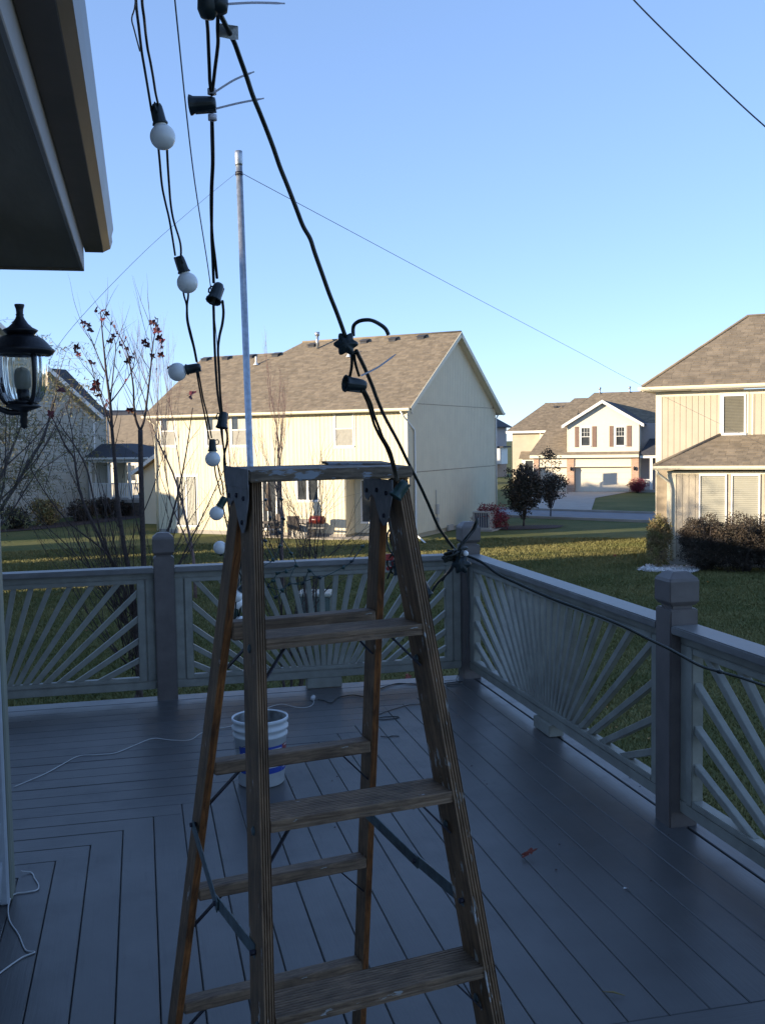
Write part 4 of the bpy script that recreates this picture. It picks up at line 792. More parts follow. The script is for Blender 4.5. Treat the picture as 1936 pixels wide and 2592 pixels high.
# ================================================= HOUSES
def clip_poly_row(poly, y):       # x interval of a convex polygon at height y
    xs = []
    n = len(poly)
    for i in range(n):
        (xa, ya), (xb, yb) = poly[i], poly[(i+1) % n]
        if (ya <= y < yb) or (yb <= y < ya): xs.append(xa + (xb-xa)*(y-ya)/(yb-ya))
    return (min(xs), max(xs)) if len(xs) >= 2 else None
us = MB(); us.add([(0,0,0),(1,0,0),(1,1,0),(0,1,0),(0,0,1),(1,0,1),(1,1,.25),(0,1,.25)], [(0,3,2,1),(4,5,6,7),(0,1,5,4),(1,2,6,5),(2,3,7,6),(3,0,4,7)])
shingle_me = us.mesh('shingle'); shingle_me.materials.append(M['roofobj'])
def roof_plane(nm, parent, o, ex, ey, poly, th=0.12, m='roof', singles=0, w=.31, ex_h=.145, geo=True, seed=1):
    """roof slab with courses of shingles; poly in (along eave, up slope)"""
    o, ex, ey = Vector(o), Vector(ex).normalized(), Vector(ey).normalized(); nz = ex.cross(ey).normalized()
    if nz.z < 0: nz = -nz
    b = MB(); b.prism([o + ex*x + ey*y - nz*th for x, y in poly], nz*(th-.012)); rf = b.build(nm, m, parent)
    if not geo: return rf
    rs = random.Random(seed); rows = []; ymax = max(p[1] for p in poly); y = 0
    pw = parent.matrix_basis if parent else Matrix()
    while y < ymax:
        iv = clip_poly_row(poly, min(y + ex_h*.05, ymax-1e-4)); iv2 = clip_poly_row(poly, min(y + ex_h*1.15, ymax-1e-4))
        if iv and iv2: iv = (max(iv[0], iv2[0]), min(iv[1], iv2[1]))
        if iv:
            x = iv[0] - rs.uniform(0, .0); first = True
            while x < iv[1]-.01:
                ww = w*rs.uniform(.45, 1.25); x2 = min(x+ww, iv[1]); rows.append((x, x2, y, rs.choice((.005,.006,.011,.012)) + rs.uniform(0,.001))); x = x2
        y += ex_h
    mx = frame((0,0,0), ex, ey, nz)
    def world_d(r): p = o + ex*(r[0]+r[1])/2 + ey*r[2]; return (pw @ p - Vector((0,0,1.75))).length
    if singles:
        rows.sort(key=world_d)
        for r in rows[:singles]:
            p = o + ex*(r[0]+.002) + ey*r[2] - nz*.012
            mt = frame(p, ex*(r[1]-r[0]-.004), ey*(ex_h+.035), nz*(r[3]+.006)); link('shingle', shingle_me, rf, mt)
        rows = rows[singles:]
    if rows:
        Rw = np.array(rows); n = len(Rw); O = np.array(o)[None]; X = np.array(ex)[None]; Y = np.array(ey)[None]; Z = np.array(nz)[None]
        c = []
        for (u, v, t) in ((0,0,0),(1,0,0),(1,1,0),(0,1,0),(0,0,1),(1,0,1),(1,1,.25),(0,1,.25)):
            xx = (Rw[:,0]+.002 if u == 0 else Rw[:,1]-.002)[:,None]; yy = (Rw[:,2] + v*(ex_h+.035))[:,None]; zz = (-.012 + t*(Rw[:,3]+.006))[:,None]
            c.append(O + X*xx + Y*yy + Z*zz)
        V = np.stack(c, 1).reshape(-1, 3); base = (np.arange(n)*8)[:,None,None]
        Fq = (np.array([(4,5,6,7),(0,1,5,4),(1,2,6,5),(2,3,7,6),(3,0,4,7)])[None] + base).reshape(-1, 4)
        fast('shingles', V, Fq, m, rf, kind='stuff')
    return rf
def boards(wall, x0, x1, z0, top, w, openings, y, m, singles=True, axis='x', th=.016, side=-1, gap=.013):
    """vertical siding boards on a wall; top may be a function of x; openings (x0,x1,z0,z1)"""
    segs = []; x = x0; tf = top if callable(top) else (lambda q: top)
    while x < x1-.02:
        xe = min(x+w, x1); cuts = sorted({x, xe, *[c for o_ in openings for c in o_[:2] if x < c < xe]})
        for a, c in zip(cuts, cuts[1:]):
            if c-a < .015: continue
            mid = (a+c)/2; zs = [(z0, None)]; ops = sorted([o_ for o_ in openings if o_[0] < mid < o_[1]], key=lambda q: q[2])
            lo = z0; tops = min(tf(a), tf(c))
            for o_ in ops:
                if o_[2] > lo+.02: segs.append((a, c, lo, min(o_[2], tops)))
                lo = max(lo, o_[3])
            if tops > lo+.02: segs.append((a, c, lo, 'top'))
        x = xe
    def corners(a, c, lo, hi):
        a_, c_ = a+gap/2, c-gap/2
        if hi == 'top': ha, hc = tf(a_), tf(c_)
        else: ha = hc = hi
        ya, yb = (y, y+side*th) if side < 0 else (y, y+th)
        if axis == 'x': return [(a_,yb,lo),(c_,yb,lo),(c_,ya,lo),(a_,ya,lo),(a_,yb,ha),(c_,yb,hc),(c_,ya,hc),(a_,ya,ha)]
        return [(yb,a_,lo),(yb,c_,lo),(ya,c_,lo),(ya,a_,lo),(yb,a_,ha),(yb,c_,hc),(ya,c_,hc),(ya,a_,ha)]
    if singles:
        ub_ = unitbox(m, 'siding_board')
        for s in segs:
            hi = tf((s[0]+s[1])/2) if s[3] == 'top' else s[3]
            a_, c_ = s[0]+gap/2, s[1]-gap/2
            if callable(top) and s[3] == 'top': b = MB(); b.hexa(corners(*s)); b.build('siding_board', m, wall); continue
            bx_ = (a_, c_, y+side*th, y, s[2], hi) if axis == 'x' else (y, y+side*th, a_, c_, s[2], hi)
            bx_ = (min(bx_[0],bx_[1]), max(bx_[0],bx_[1]), min(bx_[2],bx_[3]), max(bx_[2],bx_[3]), bx_[4], bx_[5])
            link('siding_board', ub_, wall, boxmtx(*bx_))
    else:
        b = MB()
        for s in segs: b.hexa(corners(*s))
        b.build('siding', m, wall, kind='stuff')
def solid(nm, x0, x1, y0, y1, z0, z1, m, par, bv=0, **kw): b = MB(); b.box(min(x0,x1),max(x0,x1),min(y0,y1),max(y0,y1),z0,z1); return b.build(nm, m, par, bv, **kw)
def window(par, x0, x1, z0, z1, y, trim='white', out=.05, sash=True, munt=(0,0), blinds=0, axis='x', side=-1, bigtrim=None, pane='pane', slat='blind'):
    """window in a wall that faces -y (axis x, side -1) or +x (axis y, side +1)"""
    def bx(nm, a, c, lo, hi, d0, d1, m, p, bv=0):
        if axis == 'x': return solid(nm, a, c, y+side*d0, y+side*d1, lo, hi, m, p, bv)
        return solid(nm, y+side*d0, y+side*d1, a, c, lo, hi, m, p, bv)
    f = .055
    wf = bx('window', x0, x1, z1-f, z1, .0, out, trim, par)
    bx('sill', x0-.02, x1+.02, z0-.03, z0+f-.002, 0, out+.02, trim, wf)
    for a, c in ((x0, x0+f), (x1-f, x1)): bx('jamb', a, c, z0+f, z1-f-.001, 0, out, trim, wf)
    bx('pane', x0+f, x1-f, z0+f, z1-f, .0, .012, pane, wf)
    if bigtrim:
        t = .09
        for a, c, lo, hi in ((x0-t, x0-.002, z0-t, z1+t), (x1+.002, x1+t, z0-t, z1+t), (x0, x1, z1+.002, z1+t), (x0, x1, z0-t, z0-.032)): bx('casing', a, c, lo, hi, .0, .03, bigtrim, wf)
    zm = (z0+z1)/2
    if sash: bx('sash_rail', x0+f, x1-f, zm-.02, zm+.025, .012, out-.012, trim, wf)
    nx_, nz_ = munt
    for i in range(1, nx_): xx = x0+f+(x1-x0-2*f)*i/nx_; bx('muntin', xx-.01, xx+.01, zm if sash else z0+f, z1-f, .012, .022, trim, wf)
    for i in range(1, nz_): zz = (zm if sash else z0+f) + (z1-f-(zm if sash else z0+f))*i/nz_; bx('muntin', x0+f, x1-f, zz-.008, zz+.008, .012, .0205, trim, wf)
    if blinds:
        b = MB(); z = z0+f+.02
        while z < z1-f-.02:
            a, c = x0+f+.01, x1-f-.01
            if axis == 'x': b.hexa([(a,y+side*.014,z),(c,y+side*.014,z),(c,y+side*.016,z+.002),(a,y+side*.016,z+.002),(a,y+side*.034,z+blinds*.82),(c,y+side*.034,z+blinds*.82),(c,y+side*.036,z+blinds*.82+.002),(a,y+side*.036,z+blinds*.82+.002)])
            z += blinds
        b.build('blind_slats', slat, wf, kind='stuff')
    return wf
def downspout(par, pts, m='creamtrim', r=.045): b = MB(); b.tube(pts, r, 4); return b.build('downspout', m, par)
def gutter(par, p0, p1, m='creamtrim', out=(0,-1)):
    p0, p1 = Vector(p0), Vector(p1); o_ = Vector((*out, 0)); pr = [(0,0),(.09,0),(.125,.05),(.13,.12),(0,.12)]
    b = MB(); b.prism([p0 + o_*a + Vector((0,0,c)) for a, c in pr], p1-p0); return b.build('gutter', m, par)
RZ = R(-39.33)
# ------------------------------------------------ cream house straight behind the ladder
ch = empty('cream_house', (11.04, 42.28, G), RZ, 'two storey cream house with a brown shingle roof behind the stepladder', 'house')
L_, W_, EH = 13.26, 10.95, 5.72
slope = .623
# x runs to the right from the right-hand corner, so the back wall lies at x = -13.26..0; y runs into the house
core = solid('wall', -L_, -3.05, .02, W_-.02, 0, EH, 'cream_groove', ch)
solid('wall', -3.05, -.02, .9, W_-.02, 0, 2.85, 'cream_groove', ch); up_w = solid('wall', -3.05, -.02, .02, W_-.02, 2.85, EH, 'cream_groove', ch)
b = MB(); b.prism([(-.02, .02, EH), (-.02, W_-.02, EH), (-.02, W_/2, EH+(W_/2)*slope-.05)], (-8.2, 0, 0)); b.prism([(-8.22, .02, EH), (-8.22, W_-.02, EH), (-8.22, W_-4.6, 8.55), (-8.22, 4.6, 8.55)], (-L_+8.26, 0, 0)); b.build('attic', 'cream_groove', ch)
w1 = (-3.50,-2.55,4.02,5.60); w2 = (-8.95,-8.0,4.12,5.60); w3 = (-10.35,-9.40,4.12,5.60); w4 = (-13.0,-12.1,4.16,5.60)
sl = (-12.20,-10.95,.35,2.75); kw = (-5.50,-4.35,1.62,2.60); dr_ = (-7.35,-6.30,.30,2.60)
def grow(o_, g=.09): return (o_[0]-g, o_[1]+g, o_[2]-g, o_[3]+g)
boards(core, -L_+.10, -3.06, .18, EH-.12, .203, [grow(q) for q in (w1,w2,w3,w4,kw)] + [grow(sl), grow(dr_)], .02, 'cream')
boards(up_w, -3.05, -.10, 2.88, EH-.12, .203, [grow(w1)], .02, 'cream')
for q, kwd in ((w1, {}), (w2, {}), (w3, {}), (w4, {}), (kw, {'v':1})):
    if kwd:
        wf = window(ch, q[0], q[1], q[2], q[3], .02, 'white', .05, False, bigtrim='creamtrim'); solid('mullion', (q[0]+q[1])/2-.05, (q[0]+q[1])/2+.05, -.04, .02, q[2]+.056, q[3]-.057, 'white', wf)
    else:
        window(ch, q[0], q[1], q[2], q[3], .02, 'white', .05, True, bigtrim='creamtrim')
        wf = solid('shade', q[0]+(.06 if q is w1 else .38), q[1]-.06, .006, -.004, (q[2]+q[3])/2+.03, q[3]-.06, 'blind', ch)
        solid('screen', q[0]+.06, q[1]-.06, .004, -.001, q[2]+.06, (q[2]+q[3])/2-.022, 'screen', ch)
# sliding door with vertical blinds, glazed back door
sd_ = window(ch, sl[0], sl[1], sl[2], sl[3], .02, 'white', .05, False, bigtrim='creamtrim')
b = MB()
for k in range(11): x = sl[0]+.20+k*.085; b.box(x, x+.06, -.020, -.002, sl[2]+.07, sl[3]-.07)
b.build('vertical_blinds', 'blind', sd_); solid('meeting_stile', -11.62,-11.55,-.04,.02,sl[2]+.056,sl[3]-.057,'white',sd_)
bd = window(ch, dr_[0], dr_[1], dr_[2], dr_[3], .02, 'white', .05, False, bigtrim='creamtrim')
solid('door_stile', -7.06,-6.98,-.035,-.008,dr_[2]+.06,dr_[3]-.06,'white',bd); solid('door_stile', -6.62,-6.54,-.035,-.008,dr_[2]+.06,dr_[3]-.06,'white',bd)
# recessed part under the upper floor
rw = solid('recess_wall', -3.03, -.02, .86, .90, .15, 2.84, 'cream_groove', ch)
boards(rw, -3.02, -.06, .18, 2.82, .203, [(-2.72,-1.02,.60,2.58)], .86, 'cream')
window(ch, -2.70, -1.04, .62, 2.56, .86, 'white', .05, False); 
rt = solid('return_wall', -3.051, -3.03, .03, .86, .15, 2.84, 'cream', ch)
solid('soffit_under', -3.03, -.02, .03, .86, 2.80, 2.848, 'creamtrim', ch)
for x0, x1, y0, y1, z0, z1 in ((-.10,.012,-.012,.02,2.86,EH-.12),(-.0195,.012,.0205,.12,2.86,EH),(-.10,.012,.848,.86,.16,2.80),(-.0195,.012,.865,.98,.16,2.86),(-L_-.01,-L_+.095,-.012,.02,.18,EH-.12)): solid('corner_board', x0, x1, y0, y1, z0, z1, 'creamtrim', ch)
solid('frieze', -L_, -.10, -.010, .019, EH-.12, EH-.002, 'creamtrim', ch)
solid('foundation', -L_, -3.06, -.01, .10, 0, .175, 'concrete', ch)
# gable side wall, boards too narrow to tell apart from here are one part
gw = solid('gable_wall', -.0195, -.001, .12, W_-.02, .16, EH, 'cream_groove', ch)
boards(gw, .99, W_-.1, .2, 2.86, .203, [], -.001, 'cream', singles=False, axis='y', side=1); boards(gw, .12, W_-.1, 2.90, EH+.10, .203, [], -.001, 'cream', singles=False, axis='y', side=1)
gg = MB(); gg.prism([(-.0195, .1, EH), (-.0195, W_-.1, EH), (-.0195, W_/2, EH+(W_/2-.1)*slope)], (.0185,0,0)); gp = gg.build('gable', 'cream_groove', ch)
boards(gp, .14, W_-.14, EH+.13, lambda q: EH-.02+min(q, W_-q)*slope, .203, [], -.001, 'cream', singles=False, axis='y', side=1)
solid('belt_flashing', 0, .022, .12, W_-.1, 2.862, 2.898, 'tan_groove', ch); solid('belt_flashing', 0, .022, .12, W_-.1, EH+.101, EH+.128, 'tan_groove', ch)
solid('corner_board', -.0005, .02, W_-.11, W_-.0, .16, EH, 'creamtrim', ch)
# roof: front slope in two heights, back slope, rakes
rx0, rx1 = -13.75, .33; ov = .38; zE = EH + .02
ey = Vector((0, 1, slope)).normalized(); Ls = (W_/2+ov)/ey.y; zf = zE - ov*slope + .13
Lf = (8.76-zf)/ey.z
roof_plane('roof_slope', ch, (0, -ov, zf), (1,0,0), ey, [(rx0,0),(rx1,0),(rx1,Ls),(-8.25,Ls),(-8.9,Lf),(rx0,Lf)], .13, 'roof', 300, seed=3)
ey2 = Vector((0, -1, slope)).normalized()
roof_plane('roof_slope', ch, (0, W_+ov, zf), (1,0,0), ey2, [(rx0,0),(rx1,0),(rx1,Ls-.01),(-8.3,Ls-.01),(-8.9,Lf),(rx0,Lf)], .13, 'roof', 0, geo=False)
for yy, e_ in ((-ov, ey), (W_+ov, ey2)):
    b = MB(); 
    q = Vector((rx1+.002, yy, zf)); nz_ = Vector((0, -e_.z*(1 if e_.y > 0 else -1), abs(e_.y)))
    b.prism([q - nz_*.20, q - nz_*.0, q + e_*Ls, q + e_*Ls - nz_*.20], (.025,0,0)); b.build('rake_board', 'creamtrim', ch)
    b = MB(); b.prism([q - nz_*.135, q + e_*Ls - nz_*.135, q + e_*Ls - nz_*.15, q - nz_*.15], (-.33,0,0)); b.build('rake_soffit', 'creamtrim', ch)
b = MB(); b.tube([(-8.25, W_/2, zf+(W_/2+ov)*slope+.01), (rx1, W_/2, zf+(W_/2+ov)*slope+.01)], .05, 6); b.build('ridge_cap', 'roof', ch)
gutter(ch, (rx0, -ov-.002, zf-.14), (rx1-.02, -ov-.002, zf-.14)); gutter(ch, (rx0, W_+ov+.002, zf-.14), (rx1+.04, W_+ov+.002, zf-.14), out=(0,1))
solid('eave_soffit', rx0+.02, -.0, -ov, -.012, zf-.150, zf-.141, 'creamtrim', ch)
downspout(ch, [(-.12,-.42,zf-.12),(-.05,-.22,zf-.38),(.06,.55,4.72),(.06,.62,4.60),(.06,.62,.38),(.10,.45,.22),(1.35,-1.35,.06)], 'white')
downspout(ch, [(.06, W_+.3, zf-.1), (.06, W_-.05, zf-.35), (.06, W_-.06, .1)], 'white', .04)
downspout(ch, [(-L_-.35,-.3,zf-.1),(-L_-.05,-.06,zf-.45),(-L_-.05,-.06,.1)], 'creamtrim')
b = MB(); b.lathe([(0,-.05),(.05,-.03),(.055,.05),(0,.06)], 10); 
fl = b.build('floodlight', 'white', ch, mtx=Matrix.Translation((.06,-.06,5.35)) @ Matrix.Rotation(R(40),4,'X')); link('floodlight', fl.data, ch, Matrix.Translation((.16,.10,5.42)) @ Matrix.Rotation(R(60),4,'Y'))
# roof vents and pipes
def onroof(x, h): return Vector((x, -ov + (h-zf)/slope, h))
def vent(x, h):
    b = MB(); q = onroof(x, h); b.prism([(-.17,0,.0),(-.17,.34,.19),(-.17,.0,.13)], (.34,0,0)); b.prism([(-.21,-.05,.12),(-.21,.36,.24),(-.21,.36,.26),(-.21,-.05,.145)], (.42,0,0)); b.build('roof_vent', 'roof_dark', ch, mtx=Matrix.Translation(q))
for x, h in ((-1.57,9.0),(-3.04,8.98),(-4.56,8.96),(-7.45,8.93),(-9.13,8.50),(-10.64,8.49),(-12.11,8.48),(-13.4,8.48)): vent(x, h)
b = MB(); q = onroof(-7.0, 8.85); b.tube([q, q+Vector((0,0,.66))], .07, 10); b.tube([q+Vector((0,0,.62)), q+Vector((0,0,.80))], .12, 10); b.build('chimney_pipe', 'pipe', ch)
for x, h in ((-4.76,8.25),(-9.82,8.1)):
    b = MB(); q = onroof(x, h); b.tube([q, q+Vector((0,0,.42))], .045, 8); b.lathe([(.14,0),(.06,.12),(.06,.14)], 10, q); b.build('vent_pipe', 'white', ch)
# wing at the far left
wg = solid('wing', -17.6, -L_, 4.2, 9.6, 0, 2.95, 'cream', ch)
b = MB(); b.prism([(-17.6,4.2,2.95),(-L_,4.2,2.95),(-L_,4.2,5.5)], (0,5.4,0)); b.build('wing_gable', 'cream', ch)
e3 = Vector((1, 0, 2.65/4.6)).normalized(); roof_plane('wing_roof', ch, (-18.0, 3.85, 2.78), (0,1,0), e3, [(0,0),(6.1,0),(6.1,5.25),(0,5.25)], .12, 'roof', 0, seed=5)
b = MB(); b.prism([(-18.05,3.84,2.62),(-13.3,3.84,5.36),(-13.3,3.84,5.58),(-18.05,3.84,2.84)], (0,-.03,0)); b.build('rake_board', 'white', ch)
gutter(ch, (-18.02, 3.85, 2.66), (-18.02, 9.9, 2.66), 'white', out=(-1,0))
# meters and outlet covers on the gable wall
for y, z0, z1, w_ in ((2.86,.9,1.35,.22),(2.95,.3,.75,.12),(4.2,.05,.3,.6)): solid('meter_box', .021, .12, y, y+w_, z0, z1, 'acmetal', ch)
b = MB(); b.tube([(.06,3.0,.1),(.06,3.0,.9)], .02, 6); b.build('conduit', 'acmetal', ch); b = MB(); b.tube([(.06,2.9,1.36),(.06,2.9,2.0)], .02, 6); b.build('conduit', 'acmetal', ch)
def onch(x, y, z): return ch.matrix_basis @ Vector((x, y, z)) if False else Matrix.Translation(ch.location) @ Matrix.Rotation(RZ, 4, 'Z') @ Vector((x, y, z))

# ------------------------------------------------ things on the patio
gr = empty('charcoal_grill', onch(-4.05, -.75, .05), RZ, 'small red oval barrel grill on thin legs beside the cream wall', 'grill')
b = MB(); b.lathe([(.0,-.27),(.14,-.265),(.18,-.24),(.19,0),(.18,.24),(.14,.265),(0,.27)], 20); b.build('lid', 'red_enamel', gr, mtx=Matrix.Translation((0,0,.80)) @ Matrix.Diagonal((1.25,1.2,1.0,1)) @ Matrix.Rotation(R(90),4,'Y'))
b = MB(); b.tube([(-.25,-.14,0),(-.18,-.12,.68)], .012, 6); b.tube([(.25,-.14,0),(.18,-.12,.68)], .012, 6); b.tube([(-.25,.14,0),(-.18,.12,.68)], .012, 6); b.tube([(.25,.14,0),(.18,.12,.68)], .012, 6); b.tube([(-.23,-.13,.2),(.23,-.13,.2)], .008, 6); b.build('leg_frame', 'darkmetal', gr)
b = MB(); b.box(-.38,.38,-.16,.16,.44,.455); b.build('shelf', 'acmetal', gr)
tb = empty('patio_table', onch(-6.0, -1.6, .05), RZ, 'dark patio table under a closed umbrella by the glazed back door', 'table')
b = MB(); b.lathe([(0,.70),(.58,.70),(.60,.715),(.58,.73),(0,.73)], 28); b.build('tabletop', 'wicker', tb)
b = MB(); [b.tube([(.1*math.cos(a),.1*math.sin(a),.70),(.42*math.cos(a),.42*math.sin(a),0)], .018, 6) for a in (R(45),R(135),R(225),R(315))]; b.build('leg_frame', 'darkmetal', tb)
um = empty('closed_umbrella', onch(-6.0, -1.6, .05), RZ, 'closed brown patio umbrella standing through the patio table', 'umbrella')
b = MB(); b.tube([(0,0,.74),(0,0,2.55)], .018, 8); b.build('pole', 'darkmetal', um)
b = MB(); b.lathe([(.015,2.52),(.05,2.35),(.09,2.1),(.10,1.9),(.13,1.7),(.10,1.5),(.15,1.28),(.13,1.22),(.03,1.24)], 20, ribs=6, ramp_=.22); b.build('canopy', 'brown_fabric', um)
def chair(x, y, a, lab):
    t = empty('patio_chair', onch(x, y, .05), RZ+a, lab, 'chair', 'patio chairs on the cream house patio')
    b = MB(); b.box(-.27,.27,-.25,.25,.38,.44); b.build('seat', 'wicker', t, .02)
    b = MB(); b.prism([(-.26,.22,.44),(-.26,.30,.44),(-.26,.38,.98),(-.26,.33,1.0)], (.52,0,0)); b.build('backrest', 'wicker', t, .02)
    for sx in (-.25,.25):
        for sy in (-.22,.22): b = MB(); b.tube([(sx,sy,0),(sx,sy,.38)], .018, 6); b.build('leg', 'darkmetal', t)
        b = MB(); b.box(sx-.025,sx+.025,-.24,.30,.62,.66); b.build('armrest', 'wicker', t, .01)
chair(-5.1,-1.0,R(-150),'brown wicker patio chair between the table and the red grill'); chair(-6.9,-1.5,R(80),'brown wicker patio chair on the left of the patio table'); chair(-6.2,-.75,R(-10),'brown wicker patio chair against the glazed back door')
pp = empty('potted_plant', onch(-7.3,-.6,.05), 0, 'large dark planter with a dried plant beside the glazed door', 'plant pot')
b = MB(); b.lathe([(0,0),(.18,0),(.26,.5),(.28,.52),(.24,.52),(.22,.45),(0,.44)], 20); b.build('pot', 'wicker', pp)
cl = empty('cooler_box', onch(-4.95,-.5,.05), RZ, 'grey lidded box standing against the cream wall behind the grill', 'box')
b = MB(); b.box(-.42,.42,-.26,.26,0,.62); b.build('body', 'acmetal', cl, .03, 2); b = MB(); b.prism([(-.45,-.29,.622),(-.45,.28,.622),(-.45,.28,.78),(-.45,-.1,.76),(-.45,-.29,.68)], (.9,0,0)); b.build('lid', 'concrete', cl, .02)
# air conditioner beside the gable wall
ac = empty('air_conditioner', onch(1.45, 5.3, 0), RZ, 'square air conditioner unit on the lawn beside the shaded gable wall', 'air conditioner')
b = MB(); b.box(-.42,.42,-.42,.42,.08,.16); b.box(-.42,-.36,-.42,-.36,.16,.84); b.box(.36,.42,-.42,-.36,.16,.84); b.box(.36,.42,.36,.42,.16,.84); b.box(-.42,-.36,.36,.42,.16,.84); b.box(-.43,.43,-.43,.43,.841,.90); b.build('housing', 'acmetal', ac)
b = MB(); b.box(-.38,.38,-.38,.38,.16,.84); b.build('coil', 'acgrille', ac)
for k in range(7): x = -.33+k*.11; b = MB(); b.box(x-.012,x+.012,-.41,-.385,.165,.838); b.build('grille_bar', 'acmetal', ac)
solid('side_panel', .385, .405, -.36, .36, .165, .838, 'acmetal', ac); b = MB(); b.box(-.6,.6,-.6,.6,-.02,.075); b.build('pad', 'concrete', ac)

# ------------------------------------------------ tan house on the right
th_ = empty('tan_house', (16.95, 30.96, G), RZ, 'tan house with lower and upper shingled roofs at the right edge', 'house')
t1 = solid('wall', .02, 9, .0, 1.72, 0, 3.10, 'tan_groove', th_); t2 = solid('wall', -.69, 9, 1.722, 10, 0, 5.78, 'tan_groove', th_)
lw = [(1.02,1.90,.75,3.0),(2.02,2.92,.75,3.0),(3.06,3.96,.75,3.0)]; uw = (1.52,2.25,4.34,5.78-.10)
uw = (1.50,2.26,4.28,5.62)
boards(t1, .30, 6.2, .2, 3.0, .203, [grow(q, .02) for q in lw], 0, 'tan'); boards(t2, -.50, 6.6, 3.3, 5.62, .203, [grow(uw, .07)], 1.722, 'tan')
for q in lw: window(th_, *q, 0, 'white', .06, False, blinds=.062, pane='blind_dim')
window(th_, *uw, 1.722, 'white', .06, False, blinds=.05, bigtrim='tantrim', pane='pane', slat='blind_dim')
for a in ((.0,.285,-.03,-.001,.1,3.0),(-.70,-.505,1.69,1.721,3.25,5.62),(2.44,2.50,1.69,1.7215,3.3,5.62)): solid('corner_board', *a, 'tantrim', th_)
solid('corner_board', -.72,-.691,1.73,1.85,.1,5.75,'tantrim', th_); solid('frieze', .0, 9, -.012, 0.0, 3.001, 3.10, 'tantrim', th_); solid('frieze', -.69, 9, 1.71, 1.7215, 5.621, 5.78, 'tantrim', th_)
e4 = Vector((0, 2.1, .98)).normalized(); LL = Vector((0,2.08,.98)).length
roof_plane('lower_roof', th_, (0,-.36,3.30), (1,0,0), e4, [(-.36,0),(9,0),(9,LL),(1.45,LL)], .13, 'roof', 300, w=.32, ex_h=.15, seed=8)
b = MB(); b.prism([(-.36,-.36,3.17),(-.36,-.36,3.30),(1.45,1.72,4.28),(1.45,1.72,4.10)], (-.0,.0,.0001)) if False else None
e5 = Vector((.98*1.15, 0, .98)).normalized()
b = MB(); b.prism([(-.36,-.36,3.285),(1.45,1.715,4.26),(-.36,1.715,3.285)], (0,0,-.12)); b.build('hip_face', 'roof', th_)
b = MB(); b.tube([(-.36,-.36,3.30),(1.45,1.72,4.28)], .055, 6); b.build('hip_cap', 'roof', th_)
gutter(th_, (-.38,-.362,3.16), (9,-.362,3.16), 'tantrim'); solid('eave_soffit', -.34, 9, -.36, -.031, 3.151, 3.159, 'tantrim', th_)
Hs = 3.05/6.0; e6 = Vector((0, 1, .62)).normalized(); U = 1.722-.42
roof_plane('upper_roof', th_, (0,U,5.98), (1,0,0), e6, [(-1.10,0),(9.4,0),(9.4,5.0),(1.85,5.0)], .13, 'roof', 0, w=.32, ex_h=.15, seed=9)
tp = Vector((0,U,5.98)) + e6*5.0
b = MB(); b.add([(-1.10,U,5.97),(1.85,tp.y,tp.z-.01),(-1.10,10.5,5.97),(-1.10,U,5.85),(-1.10,10.5,5.85)], [(0,2,1),(0,3,4,2)]); b.build('hip_face', 'roof', th_)
b = MB(); b.tube([(-1.10,U,5.99),(1.85,tp.y,tp.z+.01),(9.4,tp.y,tp.z+.01)], .05, 6); b.build('ridge_cap', 'roof', th_)
gutter(th_, (-1.12,U-.002,5.83), (9,U-.002,5.83), 'tantrim'); solid('eave_soffit', -1.1, 9, U, 1.70, 5.80, 5.828, 'tantrim', th_)
gutter(th_, (-1.12,U,5.83), (-1.12,10.4,5.83), 'tantrim', out=(-1,0)); solid('eave_soffit', -1.1, -.72, 1.70, 10.3, 5.80, 5.828, 'tantrim', th_)
downspout(th_, [(-.30,-.42,3.22),(-.22,-.36,3.02),(.10,-.08,2.72),(.15,-.07,2.5),(.15,-.07,.15)], 'tantrim', .05)
solid('foundation', .02, 9, -.03, -.002, 0, .19, 'concrete', th_)
def onth(x, y, z): return Matrix.Translation(th_.location) @ Matrix.Rotation(RZ, 4, 'Z') @ Vector((x, y, z))

# ------------------------------------------------ garage house across the street
gh = empty('garage_house', (32.95, 74.78, G), R(-33), 'pale house across the street with a front gable, brown shutters and a wide garage door', 'house')
solid('upper_wall', -.52, 4.95, 0, 8, 3.14, 5.2, 'pale', gh); b = MB(); b.prism([(-.52,0,5.2),(4.95,0,5.2),(2.22,0,6.9)], (0,8,0)); b.build('gable', 'pale', gh)
solid('garage_wall', -3.25, 4.95, .45, 8, 0, 3.0, 'pale', gh)
for a, c in ((-3.2,-2.78),(-.57,.0),(4.36,4.92)): solid('brick_pier', a, c, -.02, .449, 0, 2.68, 'brick', gh)
for a, c in ((-2.78,-.57),(.0,4.36)):
    solid('header', a, c, .06, .448, 2.02, 2.68, 'pale', gh); solid('header_trim', a, c, .03, .058, 1.97, 2.03, 'creamtrim', gh)
    gd = solid('garage_door', a+.02, c-.02, .40, .44, .02, 1.98, 'creamtrim', gh)
    for k in range(4): solid('door_panel', a+.03, c-.03, .375, .399, .03+k*.49, .03+k*.49+.478, 'pale', gd, .004)
solid('fascia_band', -3.45, 4.95, -.32, .02, 2.69, 2.92, 'creamtrim', gh)
b = MB(); b.prism([(-.55,-.36,2.93),(-.55,-.001,3.13),(-.55,-.001,2.93)], (5.5,0,0)); b.build('skirt_roof', 'roof', gh)
for x0, x1 in ((.53,1.27),(3.18,3.90)):
    window(gh, x0, x1, 3.58, 5.05, 0, 'white', .06, True, (3,2), bigtrim='white'); 
for x0, x1 in ((.07,.37),(1.42,1.73),(2.72,3.00),(4.05,4.38)):
    s_ = solid('shutter', x0, x1, -.04, -.001, 3.52, 5.12, 'shutter', gh)
solid('corner_board', -.53, -.42, -.015, 0, 3.14, 5.1, 'creamtrim', gh); solid('corner_board', 4.85, 4.96, -.015, 0, 3.14, 5.1, 'creamtrim', gh)
